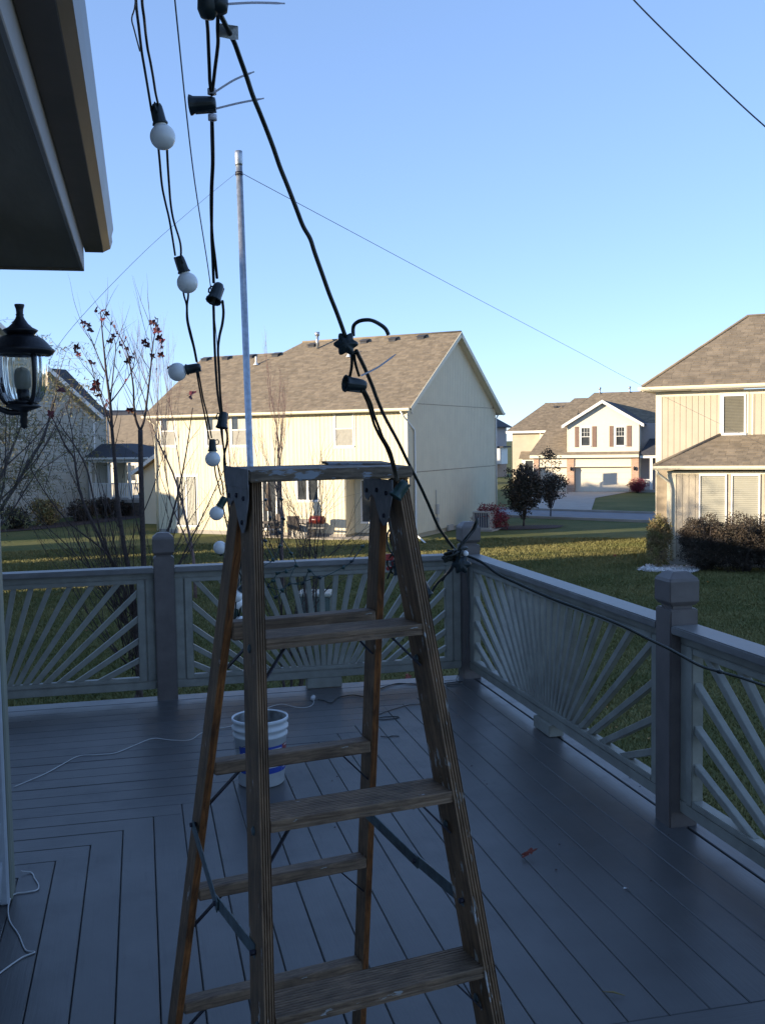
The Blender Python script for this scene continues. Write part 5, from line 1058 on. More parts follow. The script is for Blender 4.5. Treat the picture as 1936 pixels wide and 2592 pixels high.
for s in (-1, 1):
    ap = Vector((2.22,-.35,7.12)); ev = Vector((2.22+s*3.12,-.35,5.22)); ex_ = (ev-ap)
    nz_ = Vector((ex_.z*-s, 0, abs(ex_.x))).normalized()
    b = MB(); b.prism([ap, ev, ev-nz_*.14, ap-nz_*.14], (0,9.2,0)); b.build('gable_roof', 'roof_dark' if s > 0 else 'roof', gh)  # right slope faces away from the sun; its shade is put into the colour
    b = MB(); b.prism([ap+Vector((0,-.002,.01)), ev+Vector((0,-.002,.01)), ev+Vector((0,-.002,-.22)), ap+Vector((0,-.002,-.24))], (0,-.04,0)); b.build('rake_board', 'white', gh)
    b = MB(); b.box(ev.x-.05-s*.15, ev.x+.10-s*.1, -.38, .0, 5.06, 5.18); b.build('eave_return', 'white', gh)
ey7 = Vector((0,1,.62)).normalized()
roof_plane('side_roof', gh, (0,-.30,2.95), (1,0,0), ey7, [(-3.55,0),(-.53,0),(-.53,6.9),(-2.0,6.9)], .12, 'roof', 0, seed=12)
b = MB(); b.prism([(-3.55,-.3,2.83),(-3.55,6,2.83),(-2.0,5.6,6.5)], (.02,0,0)); b.build('side_gable', 'pale', gh)
solid('main_wall', -2.0, 12, 5.5, 14, 0, 5.4, 'mauve', gh)
roof_plane('main_roof', gh, (0,5.1,5.35), (1,0,0), ey7, [(-2.4,0),(12.4,0),(12.4,5.2),(.2,5.2)], .12, 'roof', 0, seed=13)
b = MB(); b.prism([(-2.4,5.1,5.35),(.2,9.5,8.09),(-2.4,14.4,5.35)], (0,0,-.1)); b.build('hip_face', 'roof', gh)
roof_plane('main_roof', gh, (0,14.3,5.35), (1,0,0), (0,-1,.62), [(-2.4,0),(12.4,0),(12.4,5.2),(.2,5.2)], .12, 'roof', 0, geo=False)
solid('entry_wall', 4.96, 9, 1.6, 8, 0, 5.3, 'mauve', gh)
b = MB(); b.prism([(5.0,-.1,2.95),(9,-.1,2.95),(9,1.6,4.1),(5.6,1.6,4.1)], (0,0,-.12)); b.build('porch_roof', 'roof_dark', gh)
solid('porch_beam', 5.0, 9, -.05, .1, 2.62, 2.82, 'white', gh)
for x in (5.85, 8.4): solid('porch_post', x-.1, x+.1, -.05, .12, .2, 2.61, 'white', gh)
b = MB(); b.box(5.2,5.75,-.02,.02,.95,1.0); [b.box(5.22+k*.09,5.25+k*.09,-.015,.015,.2,.949) for k in range(6)]; b.build('porch_railing', 'white', gh)
solid('porch_floor', 4.97, 9, -.3, 1.59, 0, .19, 'concrete', gh)
for x in (-.22, 4.62):
    b = MB(); b.lathe([(0,0),(.06,.02),(.09,.22),(.05,.28),(0,.34)], 10, (x,-.14,1.68)); b.box(x-.03,x+.03,-.12,-.021,1.9,1.95); b.build('wall_lamp', 'lantern', gh)
for x, y in ((-.3,9.4),(2.2,9.4)): b = MB(); b.tube([(x+1,y,7.9),(x+1,y,8.45)], .08, 8); b.tube([(x+1,y,8.4),(x+1,y,8.55)], .12, 8); b.build('chimney_pipe', 'pipe', gh)
# basketball hoop on the drive; only its shadow shows on the garage door in the picture
def ongh(x, y, z): return Matrix.Translation(gh.location) @ Matrix.Rotation(R(-33), 4, 'Z') @ Vector((x, y, z))
bh = empty('basketball_hoop', ongh(-5.4, -5.9, 0), R(-33+8), 'basketball hoop on a pole by the driveway, casting its shadow on the garage door', 'basketball hoop')
b = MB(); b.tube([(0,0,0),(0,0,2.7),(.3,-.3,3.0)], .07, 8); b.build('pole', 'darkmetal', bh)
b = MB(); b.box(-.65,.65,-.03,.0,2.85,3.75); b.box(-.60,-.30,-.032,-.031,2.9,3.7); bb_ = b.build('backboard', 'white', bh, mtx=Matrix.Translation((.25,-.35,-.2)))
b = MB(); b.tube([(.25+.22*math.cos(a), -.62+.22*math.sin(a), 2.85) for a in [R(k*20) for k in range(19)]], .012, 5); b.build('rim', 'redclamp', bh)
# ------------------------------------------------ house behind the garage house, left
hb = empty('hip_roof_house', (33.3, 89.4, G), R(-33), 'distant pale house with a hip roof and small bay window, left of the garage house', 'house')
solid('wall', 0, 8.4, 0, 9, 0, 4.9, 'tan', hb); solid('wing_wall', 2.7, 8.5, -.9, 9, 0, 4.9, 'pale', hb)
roof_plane('roof', hb, (0,-.45,4.95), (1,0,0), (0,1,.55), [(-.5,0),(9,0),(9,5.4),(2.2,5.4)], .12, 'roof', 0, seed=20)
roof_plane('roof', hb, (0,-1.3,4.95), (1,0,0), (0,1,.55), [(2.3,0),(9.0,0),(9.0,6.2),(5.0,6.2)], .12, 'roof', 0, seed=21)
b = MB(); b.prism([(-.5,-.45,4.95),(2.2,4.2,7.5),(-.5,9.4,4.95)], (0,0,-.1)); b.build('hip_face', 'roof', hb)
solid('fascia_band', -.5, 2.3, -.47, -.44, 4.75, 4.95, 'white', hb); solid('fascia_band', 2.3, 9, -1.32, -1.29, 4.75, 4.95, 'white', hb)
by_ = solid('bay_window', 1.0, 2.4, -.7, 0, .6, 2.4, 'white', hb); window(hb, 1.3, 2.1, .8, 2.3, -.7, 'white', .03, True)
b = MB(); b.prism([(.8,-.95,2.4),(2.6,-.95,2.4),(2.6,0,3.0),(.8,0,3.0)], (0,0,.08)); b.build('bay_roof', 'roof', hb)
window(hb, 3.0, 3.5, 3.2, 4.5, -.9, 'white', .04, True)
for x in (3.2, 4.0, 4.9): solid('roof_vent', x, x+.3, 3.3, 3.6, 7.1, 7.28, 'roof_dark', hb)
# far shaded house, just right of the cream house
fh = empty('shaded_far_house', (37.4, 106.9, G), RZ, 'shaded mauve house with a dark roof showing just right of the cream house', 'house')
solid('wall', -9, 0, 0, 5, 1.4, 5.6, 'mauve', fh); solid('basement_wall', -9, -.01, .01, 5, 0, 1.39, 'brick', fh)
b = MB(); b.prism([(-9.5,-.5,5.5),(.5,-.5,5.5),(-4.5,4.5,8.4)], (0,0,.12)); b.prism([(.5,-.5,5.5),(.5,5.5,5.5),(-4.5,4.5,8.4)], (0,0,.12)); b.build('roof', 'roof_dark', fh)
solid('fascia_band', -9.5, .5, -.52, -.49, 5.35, 5.62, 'white', fh); solid('bay_window', .0, .8, 1.0, 3.0, 1.5, 3.3, 'white', fh)
b = MB(); b.box(-.1,1.1,.7,3.3,3.3,3.45); b.build('bay_roof', 'roof_dark', fh)

# ------------------------------------------------ grey house on the left with porch
lh = empty('grey_house', (-2.15, 66.56, G), RZ, 'shaded grey gable-ended house with a corner porch behind the bare maple on the left', 'house')
lh.location = (-2.72, 65.86, G)
HL = 6.15; sl2 = .62; D_ = 16.0
solid('wall', -14, -.02, -D_, 0, 0, HL, 'grey', lh)
b = MB(); b.prism([(-.02,-D_,HL),(-.02,0,HL),(-.02,-D_/2,HL+D_/2*sl2)], (-14,0,0)); gb = b.build('gable', 'grey', lh)
b = MB(); z = .5
while z < HL + D_/2*sl2 - .2:
    yy0, yy1 = -D_+.02, -.10
    if z > HL-.1: q = (z+.14-HL)/sl2; yy0, yy1 = -D_+q+.05, -q-.05
    b.hexa([(-.02,yy0,z),(.030,yy0,z),(.030,yy1,z),(-.02,yy1,z),(-.02,yy0,z+.20),(-.010,yy0,z+.20),(-.010,yy1,z+.20),(-.02,yy1,z+.20)]); z += .20
b.build('lap_siding', 'grey', lh, kind='stuff')
solid('foundation', -.02, .03, -D_, 0, 0, .5, 'concrete', lh); solid('corner_board', -.02, .03, -.10, .01, .5, HL, 'white', lh)
for s in (-1, 1):
    ev = Vector((0, -D_/2 + s*(D_/2+.45), HL-.45*sl2+.12)); ap = Vector((0, -D_/2, HL+D_/2*sl2+.12)); n_ = Vector((0, s*sl2, 1)).normalized()
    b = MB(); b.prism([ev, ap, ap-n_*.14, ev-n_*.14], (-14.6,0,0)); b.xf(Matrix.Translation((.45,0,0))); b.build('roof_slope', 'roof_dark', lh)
    b = MB(); b.prism([ev+n_*.01, ap+n_*.01, ap-n_*.24, ev-n_*.24], (.03,0,0)); b.xf(Matrix.Translation((.452,0,0))); b.build('rake_board', 'white', lh)
    b = MB(); b.prism([ev-n_*.20, ap-n_*.20, ap-n_*.22, ev-n_*.22], (-.46,0,0)); b.xf(Matrix.Translation((.45,0,0))); b.build('rake_soffit', 'grey', lh)
    b = MB(); b.prism([ev-n_*.32, ap-n_*.32, ap-n_*.50, ev-n_*.50], (.02,0,0)); b.xf(Matrix.Translation((.0,0,0))); b.build('frieze', 'white', lh)
window(lh, -6.75, -5.65, 4.6, 6.2, .0, 'white', .05, True, axis='y', side=1); window(lh, -9.6, -8.5, 1.2, 2.7, .0, 'white', .05, True, axis='y', side=1)
# higher dark roof behind, downspout, porch with railing
b = MB(); b.prism([(-14,1.6,HL),(-2.6,1.6,HL),(-6.4,1.6,HL+3.3),(-11.5,1.6,HL+3.3)], (0,3,0)); b.build('back_roof', 'roof_dark', lh)
b = MB(); b.prism([(.30,.2,HL),(.30,1.4,HL),(-4.5,1.4,HL+2.6),(-4.5,.2,HL+2.6)], (0,0,.1)); b.build('back_roof', 'roof_dark', lh)
solid('back_wall', -8, -.04, .01, 1.15, 0, HL-.12, 'grey', lh)
downspout(lh, [(.10,1.25,HL-.1),(.04,1.2,HL-.4),(.04,1.2,4.2)], 'white', .05)
b = MB(); b.hexa([(.02,-1.0,3.55),(4.9,-1.0,3.45),(4.9,4.2,3.45),(.02,4.2,3.55),(.02,.6,4.35),(1.0,1.0,4.3),(1.0,3.2,4.3),(.02,3.4,4.35)]); b.build('porch_roof', 'roof_dark', lh)
solid('porch_beam', .02, 4.8, -.72, -.58, 3.20, 3.44, 'white', lh); solid('porch_gutter', .0, 4.92, -1.08, -1.01, 3.40, 3.52, 'white', lh)
for x in (.05, 1.55, 3.1, 4.6): solid('porch_post', x, x+.14, -.70, -.56, 1.0, 3.19, 'white', lh)
solid('porch_floor', .02, 4.8, -.8, 4.2, .80, 1.0, 'concrete', lh); solid('porch_skirt', .04, 4.75, -.74, 4.1, 0, .79, 'brown_fabric', lh)
solid('porch_wall', .02, .95, 1.6, 1.8, 1.0, 3.2, 'cream', lh)
rl_ = solid('porch_railing', .2, 4.6, -.66, -.61, 1.90, 1.97, 'white', lh); solid('bottom_rail', .2, 4.6, -.65, -.62, 1.10, 1.15, 'white', rl_)
for k in range(30): x = .26+k*.145; solid('baluster', x, x+.05, -.655, -.615, 1.151, 1.899, 'white', rl_)
downspout(lh, [(.05,-1.0,3.4),(.5,-.6,2.95),(.16,-.75,2.7),(.16,-.75,.2)], 'white', .04)
# sunlit house seen under the porch roof, and distant roofs in the gap
sh_ = empty('sunlit_cream_house', (1.6, 87.0, G), RZ, 'sunlit cream house glimpsed under the porch roof of the grey house', 'house')
solid('wall', -9, 1.5, 0, 8, 0, 4.2, 'pale', sh_); window(sh_, -3.6, -2.6, 1.2, 2.6, 0, 'white', .05, True); window(sh_, -1.2, -.2, 1.2, 2.6, 0, 'white', .05, True)
b = MB(); b.prism([(-9.5,-.5,4.2),(-9.5,8.5,4.2),(-9.5,4,6.9)], (11.5,0,0)); b.build('roof', 'roof', sh_)
for (x, y, rz, wd, dp, h, hr, m_, lab) in ((-4.6, 114, -20, 14, 10, 4.8, 7.9, 'roof_dark', 'far house with a dark steep roof in the gap beside the grey house'), (-1.5, 137, 10, 16, 10, 5.2, 8.9, 'roof_dark', 'farthest house with a dark roof peeping over the orange tree'), (1.8, 101, -39, 9, 8, 3.2, 6.1, 'roof', 'far house with a brown roof just left of the cream house')):
    t = empty('far_house', (x, y, G), R(rz), lab, 'house', 'far houses in the gap')
    solid('wall', -wd/2, wd/2, 0, dp, 0, h, 'mauve', t); b = MB(); b.prism([(-wd/2-.5,-.5,h),(-wd/2-.5,dp+.5,h),(-wd/2+2,dp/2,hr)], (.01,0,0)); b.v = []; b.f = []; b.sm = []
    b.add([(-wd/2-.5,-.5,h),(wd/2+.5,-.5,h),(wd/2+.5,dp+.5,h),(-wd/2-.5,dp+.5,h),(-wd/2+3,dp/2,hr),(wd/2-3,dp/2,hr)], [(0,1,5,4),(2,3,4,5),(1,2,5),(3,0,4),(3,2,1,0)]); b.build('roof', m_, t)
    window(t, -1.5, -.3, 2.6, 4.0 if h > 4 else 3.4, 0, 'white', .04, True); solid('fascia_band', -wd/2-.5, wd/2+.5, -.53, -.5, h-.15, h+.05, 'white', t)
# house shapes added out of view at left, sized and spaced to shade lawns
def plain_house(x, y, lx, ly, h, hr, lab, rz=0):
    t = empty('shadow_caster_house', (x, y, G), rz, lab, 'house'); solid('wall', -lx/2, lx/2, -ly/2, ly/2, 0, h, 'grey', t)
    b = MB(); b.prism([(-lx/2-.4,-ly/2-.3,h),(lx/2+.4,-ly/2-.3,h),(0,-ly/2-.3,hr)], (0, ly+.6, 0)); b.build('roof', 'roof_dark', t)
    for k in range(3):
        yy = -ly/2 + ly*(k+.5)/3; window(t, yy-.5, yy+.5, 1.0, 2.4, lx/2, 'white', .05, True, axis='y', side=1)
plain_house(-17, 3.0, 10, 15.5, 5.6, 9.2, 'added shadow-casting house shape out of view to the left, nearest')
plain_house(-17, 20.2, 10, 17.6, 5.4, 8.1, 'added shadow-casting house shape out of view to the left, beyond the first')
plain_house(-24, 35.0, 8, 2.5, 6.6, 9.6, 'narrow added shadow-casting house shape out of view to the left')
plain_house(-17, 41.8, 5, 5.8, 3.2, 4.3, 'low added shadow-casting block out of view to the left')
plain_house(-17, 54.6, 8, 13, 4.0, 5.6, 'added shadow-casting bungalow shape out of view to the left, farthest')

# ================================================= PLANTS
def leaf_cloud(nm, pts, size, m, parent=None, aspect=.6, droop=0.0, kind=None, seed=0, **kw):
    g_ = np.random.default_rng(seed); P = np.asarray(pts, float); n = len(P)
    a = g_.normal(size=(n,3)); a[:,2] -= droop; a /= np.linalg.norm(a, axis=1)[:,None]
    c = g_.normal(size=(n,3)); c -= a*(a*c).sum(1)[:,None]; c /= np.linalg.norm(c, axis=1)[:,None]
    s = size*g_.uniform(.6, 1.35, (n,1)); a = a*s; c = c*s*aspect*.5
    V = np.stack([P, P + a*.5 + c, P + a, P + a*.5 - c], 1).reshape(-1,3); Fq = np.arange(n*4).reshape(-1,4)
    return fast(nm, V, Fq, m, parent, kind=kind, **kw)
def limb(b, p, d, ln, r, depth, rs, tips, spread=.5, upb=.35, kids=(2,3), n=5, taper=.62, gn=None):
    P = [Vector(p)]; d = Vector(d).normalized(); k = 5
    for i in range(k):
        d = (d + Vector((rs.gauss(0,.07), rs.gauss(0,.07), rs.gauss(0,.05)+upb*.08))).normalized(); P.append(P[-1] + d*ln/k)
    b.tube(P, [r*(1-(1-taper)*i/k) if depth else r*(1-.75*i/k) for i in range(k+1)], max(3, n))
    tips.append((P[-1], d.copy()))
    if depth <= 0: return
    for j in range(rs.randint(*kids)):
        i = rs.randint(2, k); ax = Vector((rs.gauss(0,1), rs.gauss(0,1), rs.gauss(0,.5))).cross(d)
        if ax.length < 1e-3: continue
        nd = (Matrix.Rotation(rs.uniform(.5,1.1)*spread, 3, ax.normalized()) @ d); nd.z += upb*.4
        limb(b, P[i], nd, ln*rs.uniform(.5,.8), r*taper*rs.uniform(.6,.85), depth-1, rs, tips, spread, upb, kids, n-1, taper)
    limb(b, P[-1], d, ln*.72, r*taper, depth-1, rs, tips, spread, upb, kids, n-1, taper)
def blob(c, rad, n, rs_, shell=.55):
    g_ = np.random.default_rng(rs_); u = g_.normal(size=(n,3)); u /= np.linalg.norm(u, axis=1)[:,None]; r = g_.uniform(shell, 1, (n,1))**.7
    r = r*(1 + .18*np.sin(u[:,0:1]*7+rs_) + .15*np.sin(u[:,2:3]*9+rs_*2)); return np.array(c)[None] + u*r*np.array(rad)[None]
def phot(px, py, y):  return ray_pt(px, py, y)
# red-leaved maple, several stems, just beyond the back railing (base measured on the lawn)
mp_ = empty('red_leaf_maple', (-.25, 16.9, G), 0, 'bare multi-stemmed maple with a few dark red leaves beyond the left railing', 'tree')
rs = random.Random(21); b = MB(); tips = []
def mpx(pts, y0=16.9, wob=.0): return [phot(x, y, y0 + dy) - mp_.location for x, y, dy in pts]
stems = [([(300,1510,0),(298,1420,0),(292,1330,0),(285,1270,0),(268,1180,.05),(255,1090,.1),(248,1000,.1),(242,930,.1),(238,870,.15),(230,810,.2),(226,768,.2),(222,730,.2),(217,672,.2)], .052, .006),
 ([(300,1470,0),(306,1380,0),(312,1290,-.05),(309,1180,-.1),(306,1082,-.1),(304,1000,-.1),(303,928,-.1)], .046, .030),
 ([(303,930,-.1),(293,905,-.1),(289,870,-.15),(288,836,-.2),(281,790,-.2),(272,752,-.2),(252,715,-.2)], .022, .005),
 ([(303,930,-.1),(312,905,-.1),(319,853,0),(325,800,.1),(330,745,.1),(341,690,.1)], .022, .005),
 ([(290,1330,0),(262,1260,.2),(215,1160,.3),(178,1080,.35),(165,1022,.4),(160,990,.4),(140,960,.4),(122,920,.4),(112,900,.4)], .030, .006),
 ([(262,1260,.2),(215,1140,-.3),(190,1020,-.4),(160,960,-.4),(135,925,-.4),(122,900,-.4)], .018, .004),
 ([(292,1330,0),(330,1250,.2),(362,1150,.3),(388,1050,.3),(405,960,.3),(416,880,.3)], .026, .005),
 ([(300,1400,0),(350,1300,-.2),(400,1190,-.3),(445,1100,-.3),(490,1000,-.35)], .022, .004),
 ([(285,1270,0),(225,1190,-.3),(150,1130,-.5),(95,1060,-.5),(60,1000,-.5)], .018, .004),
 ([(238,870,.15),(262,838,.3),(285,800,.4),(292,770,.4)], .012, .004), ([(230,810,.2),(212,770,.3),(200,738,.3),(190,718,.3)], .010, .004),
 ([(242,930,.1),(225,880,-.2),(205,820,-.3),(196,780,-.3)], .012, .004), ([(165,1022,.4),(155,930,.5),(140,870,.5)], .012, .004), ([(238,870,.15),(245,800,.3),(250,745,.3),(240,722,.3)], .012, .004)]
for pts, r0, r1 in stems:
    P = mpx(pts); P = smooth_pts(P, 3); n = len(P)
    if P[0].z > .35 and pts[0][1] > 1500: pass
    b.tube(P, [r0 + (r1*1.3-r0)*i/(n-1) for i in range(n)], 7)
    for i in range(3, n-1):
        if rs.random() < .5:
            d = (P[i+1]-P[i]).normalized(); s = Vector((rs.choice((-1,1))*rs.uniform(.4,.9), rs.uniform(-.5,.5), .55)) + d*.9
            ln_ = rs.uniform(.25,.75); limb(b, P[i], s, ln_, max(.0065, (r0+(r1-r0)*i/n)*.36), 1 if rs.random() < .6 else 0, rs, tips, .7, .6, (1,2), 4)
b.tube([phot(300,1500,16.9)-mp_.location, Vector((.0,.0,-.05))], [.05,.075], 8); b.tube([phot(300,1465,16.9)-mp_.location, Vector((.12,.05,-.05))], [.045,.06], 8)
# shoots rising from the foot, fanning out
for k in range(44):
    a = rs.uniform(-1.25, 1.25); p0 = Vector((rs.uniform(-.1,.15), rs.uniform(-.1,.1), rs.uniform(.5,1.6))); d = Vector((math.sin(a)*1.0, rs.uniform(-.5,.5), .55+abs(math.cos(a))*.6))
    limb(b, p0, d, rs.uniform(.7,1.5), rs.uniform(.010,.017), 2, rs, tips, .5, .7, (1,2), 4)
b.build('branches', 'bark', mp_)
lm = leaf_mesh('leaf', 'leaf_red', .068); lpos = [(215,672),(222,690),(232,680),(243,700),(205,668),(185,706),(180,698),(192,712),(178,712),(262,745),(255,720),(268,735),(272,752),(250,712),(280,760),(286,772),(292,765),(278,782),(258,765),(330,700),(338,716),(343,730),(322,732),(347,752),(336,690),(320,745),(312,738),(345,765),(240,735),(336,708),(162,760),(168,768),(200,786),(206,838),(212,852),(205,828),(230,880),(236,872),(135,842),(118,905),(112,895),(283,888),(410,850),(413,860),(366,792),(268,820),(330,768),(340,800),(350,740),(166,752),(248,728),(190,700)]
for i, (x, y) in enumerate(lpos):
    p = phot(x + rs.uniform(-3,3), y + rs.uniform(-3,3), 16.9 + rs.uniform(-.2,.4)) - mp_.location
    s = rs.uniform(.75, 1.35) * (1.25 if y > 820 else 1); link('leaf', lm, mp_, Matrix.Translation(p) @ Matrix.Rotation(rs.uniform(0,6.3),4,'Z') @ Matrix.Rotation(rs.uniform(.6,2.2),4,'X') @ Matrix.Diagonal((s,s,s,1)))
def bare_tree(x, y, h, lab, m='bark_grey', seed=1, stems=1, spread=.45, depth=4, r=.05, grp=None, kids=(2,3), upb=.7):
    t = empty('bare_tree', (x, y, G), 0, lab, 'tree', grp); rs = random.Random(seed); b = MB(); tips = []
    for s in range(stems):
        a = rs.uniform(0, 6.3); d = Vector((math.cos(a)*.22*(stems > 1), math.sin(a)*.2*(stems > 1), 1)); limb(b, (math.cos(a)*.08*(stems>1), math.sin(a)*.08*(stems>1), 0), d, h*.36, r, depth, rs, tips, spread, upb, kids, 6)
    b.build('branches', m, t); return t, tips
bare_tree(2.1, 15.5, 4.4, 'low spreading bare shrub-tree behind the stepladder, branches reaching right', 'bark', 31, 5, .75, 4, .026, None, (2,3), .35)
bare_tree(1.35, 28.5, 7.6, 'tall thin pinkish bare tree left of the mast', 'bark_pink', 41, 1, .34, 5, .050, 'tall thin bare trees', (2,3), .9)
bare_tree(3.9, 29.5, 6.9, 'tall thin pinkish bare tree just right of the mast', 'bark_pink', 43, 1, .34, 5, .050, 'tall thin bare trees', (2,3), .9)
bare_tree(2.9, 33.5, 5.4, 'smaller pinkish bare tree standing in front of the cream house roof', 'bark_pink', 47, 1, .36, 5, .040, 'tall thin bare trees', (2,3), .8)
for i, (x, y, h) in enumerate(((-7.5,150,9.5),(-5.6,152,10.5),(-3.6,149,10.8),(-1.8,151,10),(.2,150,10.6),(-9.6,155,9.6))):
    bare_tree(x, y, h, ('leftmost','second','third','fourth','fifth','sixth')[i] + ' bare treetop on the skyline above the far roofs', 'bark_grey', 60+i, 3, .5, 3, .14, 'bare trees on the skyline', (3,4))
# willow at the far left
wt = empty('willow_tree', (-5.3, 29.0, G), 0, 'feathery olive willow with drooping twigs behind the lantern', 'tree')
rs = random.Random(77); b = MB(); tips = []; LP = []
for s in range(4):
    a = rs.uniform(-1,1); limb(b, (0,0,0), (math.sin(a)*.45+.12, rs.uniform(-.3,.3), 1), 2.95, .085, 3, rs, tips, .6, .5, (2,3), 6)
for p, d in tips:
    for k in range(2):
        q = Vector(p); dd = Vector((d.x+rs.gauss(0,.5), d.y+rs.gauss(0,.5), .2+rs.uniform(0,.5))).normalized(); P = [q.copy()]
        for i in range(9): dd = (dd + Vector((rs.gauss(0,.08), rs.gauss(0,.08), -.20))).normalized(); q = q + dd*.17; P.append(q.copy()); LP += [tuple(q + Vector((rs.gauss(0,.03), rs.gauss(0,.03), rs.gauss(0,.03)))) for _ in range(3)]
        b.tube(P, [.005*(1-i/12) for i in range(10)], 3, False)
b.build('branches', 'bark_grey', wt); leaf_cloud('foliage', LP, .13, 'leaf_willow', wt, aspect=.16, droop=.9, seed=4, kind='stuff')
# shrubs and small trees
def shrub(nm, x, y, rad, n, size, m, lab, seed=1, z0=0, cat='shrub', grp=None, trunk=None, aspect=.6, twigs=18, lobes=6):
    t = empty(nm, (x, y, G), 0, lab, cat, grp); rs = random.Random(seed); parts = []
    rx, ry, rz_ = rad
    for k in range(lobes):
        a = rs.uniform(0,6.3); q = rs.uniform(.15,.55); parts.append(blob((rx*q*math.cos(a), ry*q*math.sin(a), z0 + rz_*rs.uniform(.55,1.45)), (rx*.55, ry*.55, rz_*.5), n//lobes, seed*10+k))
    parts.append(blob((0,0,z0+rz_), (rx*.85, ry*.85, rz_*.92), n//3, seed*10+9, .7))
    P = np.concatenate(parts); P = P[P[:,2] > .02]; leaf_cloud('foliage', P, size, m, t, aspect=aspect, seed=seed, kind='stuff')
    b = MB(); tips = []
    for k in range(twigs):
        a = rs.uniform(0,6.3); tx, ty = rx*.8*math.cos(a)*rs.random(), ry*.8*math.sin(a)*rs.random(); b.tube([(tx*.15,ty*.15,0 if not trunk else z0*.7),(tx*.6,ty*.6,z0+rz_*.8),(tx,ty,z0+rz_*rs.uniform(1.4,2.0))], [.014,.010,.004], 4)
    if trunk: b.tube([(0,0,0),(.02,.01,z0*.6),(0,0,z0+rz_)], [trunk,trunk*.8,trunk*.4], 8)
    b.build('stems', 'bark_grey', t); return t
shrub('round_tree', 17.75, 46.2, (.95,.95,1.32), 7000, .11, 'leaf_dark', 'dense dark round tree right of the air conditioner', 3, .55, 'tree', None, .06)
t_ = shrub('small_tree', 21.2, 51.2, (.95,.95,.85), 2600, .10, 'leaf_brown', 'small half-bare tree with two thin trunks at the street edge', 5, .75, 'tree', None, .045, twigs=34)
leaf_cloud('upper_leaves', np.concatenate([blob((0,0,2.9), (.55,.55,.75), 260, 71), blob((-.1,0,3.4), (.3,.3,.3), 160, 72)]), .12, 'leaf_brown', t_, seed=3)
shrub('red_shrub', 15.9, 45.6, (1.0,1.0,.62), 4200, .075, 'leaf_redbush', 'low crimson bush between the air conditioner and the dark round tree', 7)
shrub('red_shrub', ongh(4.95,-.9,0).x, ongh(4.95,-.9,0).y, (.82,.82,.62), 5200, .06, 'leaf_redbush', 'round crimson bush at the right corner of the far garage', 8)
shrub('gold_shrub', ongh(7.4,-.6,0).x, ongh(7.4,-.6,0).y, (.5,.5,.6), 1200, .08, 'leaf_gold', 'small golden bush by the far porch beside the tan house', 9)
for i, (dx, rad, lab, m) in enumerate(((-.25,(.85,.8,.86),'dark brown hedge bush in front of the tan house, leftmost','leaf_brown'),(1.0,(1.1,.85,.92),'dark brown hedge bush under the first tan house window','leaf_brown'),(2.3,(1.15,.9,.9),'dark brown hedge bush under the second tan house window','leaf_brown'),(3.6,(1.15,.9,.94),'dark brown hedge bush cut by the right edge of the picture','leaf_brown'))):
    p = onth(dx+1.65, -1.45, 0); shrub('hedge_bush', p.x, p.y, rad, 24000, .05, m, lab, 11+i, 0, 'shrub', 'brown hedge along the tan house', lobes=9, twigs=40)
p = onth(.0, -1.25, 0); shrub('golden_grass_shrub', p.x, p.y, (.42,.42,.84), 6000, .11, 'leaf_gold', 'upright golden shrub at the corner of the tan house', 17, 0, lobes=7, aspect=.22)
for i, (x, y, rad, m) in enumerate(((-4.9,57.5,(.9,.9,.75),'leaf_gold'),(-3.3,59.5,(.9,.9,.7),'leaf_brown'),(-2.1,61.2,(.8,.8,.65),'leaf_brown'),(-1.2,63.3,(.8,.8,.45),'leaf_brown'),(-6.4,55.8,(.8,.8,.6),'leaf_dark'),(1.6,64.5,(1.0,.8,.22),'leaf_dark'),(3.6,62.8,(1.2,.8,.25),'leaf_brown'))):
    shrub('foundation_shrub', x, y, rad, 1800, .13, m, ('bushy tan shrub','brown shrub','second brown shrub','reddish brown shrub','dark green shrub','low dark shrub','low brown shrub')[i] + (' along the foot of the grey house wall' if i < 5 else ' in front of the grey house porch'), 30+i, 0, 'shrub', 'shrubs along the grey house')
ot = shrub('orange_tree', -.4, 96, (1.5,1.5,1.3), 1800, .30, 'leaf_orange', 'orange autumn tree in the gap between the grey and cream houses', 44, 4.4, 'tree', None, .15)
# beds
def bed(nm, cx, cy, rx, ry, m, kind='structure', z=G+.03, rz=0.0, seed=0):
    rs = random.Random(seed); b = MB(); n = 26; b.add([(0,0,.05)] + [((1+.08*math.sin(3*a+seed)+rs.uniform(-.03,.03))*rx*math.cos(a), (1+.08*math.cos(2*a))*ry*math.sin(a), 0) for a in [2*math.pi*k/n for k in range(n)]], [(0, 1+k, 1+(k+1)%n) for k in range(n)], True)
    return b.build(nm, m, kind=kind, mtx=Matrix.Translation((cx,cy,z)) @ Matrix.Rotation(rz,4,'Z'))
bed('mulch_bed', 17.7, 46.0, 2.0, 1.2, 'mulch'); bed('mulch_bed', -3.2, 59.0, 6.5, 1.4, 'mulch', rz=R(52)); p = onth(2.0,-1.5,0)
p = onth(.30,-1.6,0); bed('rock_bed', p.x, p.y, .95, .85, 'gravel', rz=RZ)
q0 = onth(-1.4,-1.5,0); g_ = np.random.default_rng(2); nst = 500
Rb = np.stack([g_.uniform(-.5,1.3,nst), g_.uniform(-2.35,-.8,nst)],1); PW = np.array([tuple(onth(a, c, 0)) for a, c in Rb]); PW[:,2] = G+.06
b = MB(); oc = [(1,0,0),(-1,0,0),(0,1,0),(0,-1,0),(0,0,1),(0,0,-1)]; of = [(0,2,4),(2,1,4),(1,3,4),(3,0,4),(2,0,5),(1,2,5),(3,1,5),(0,3,5)]
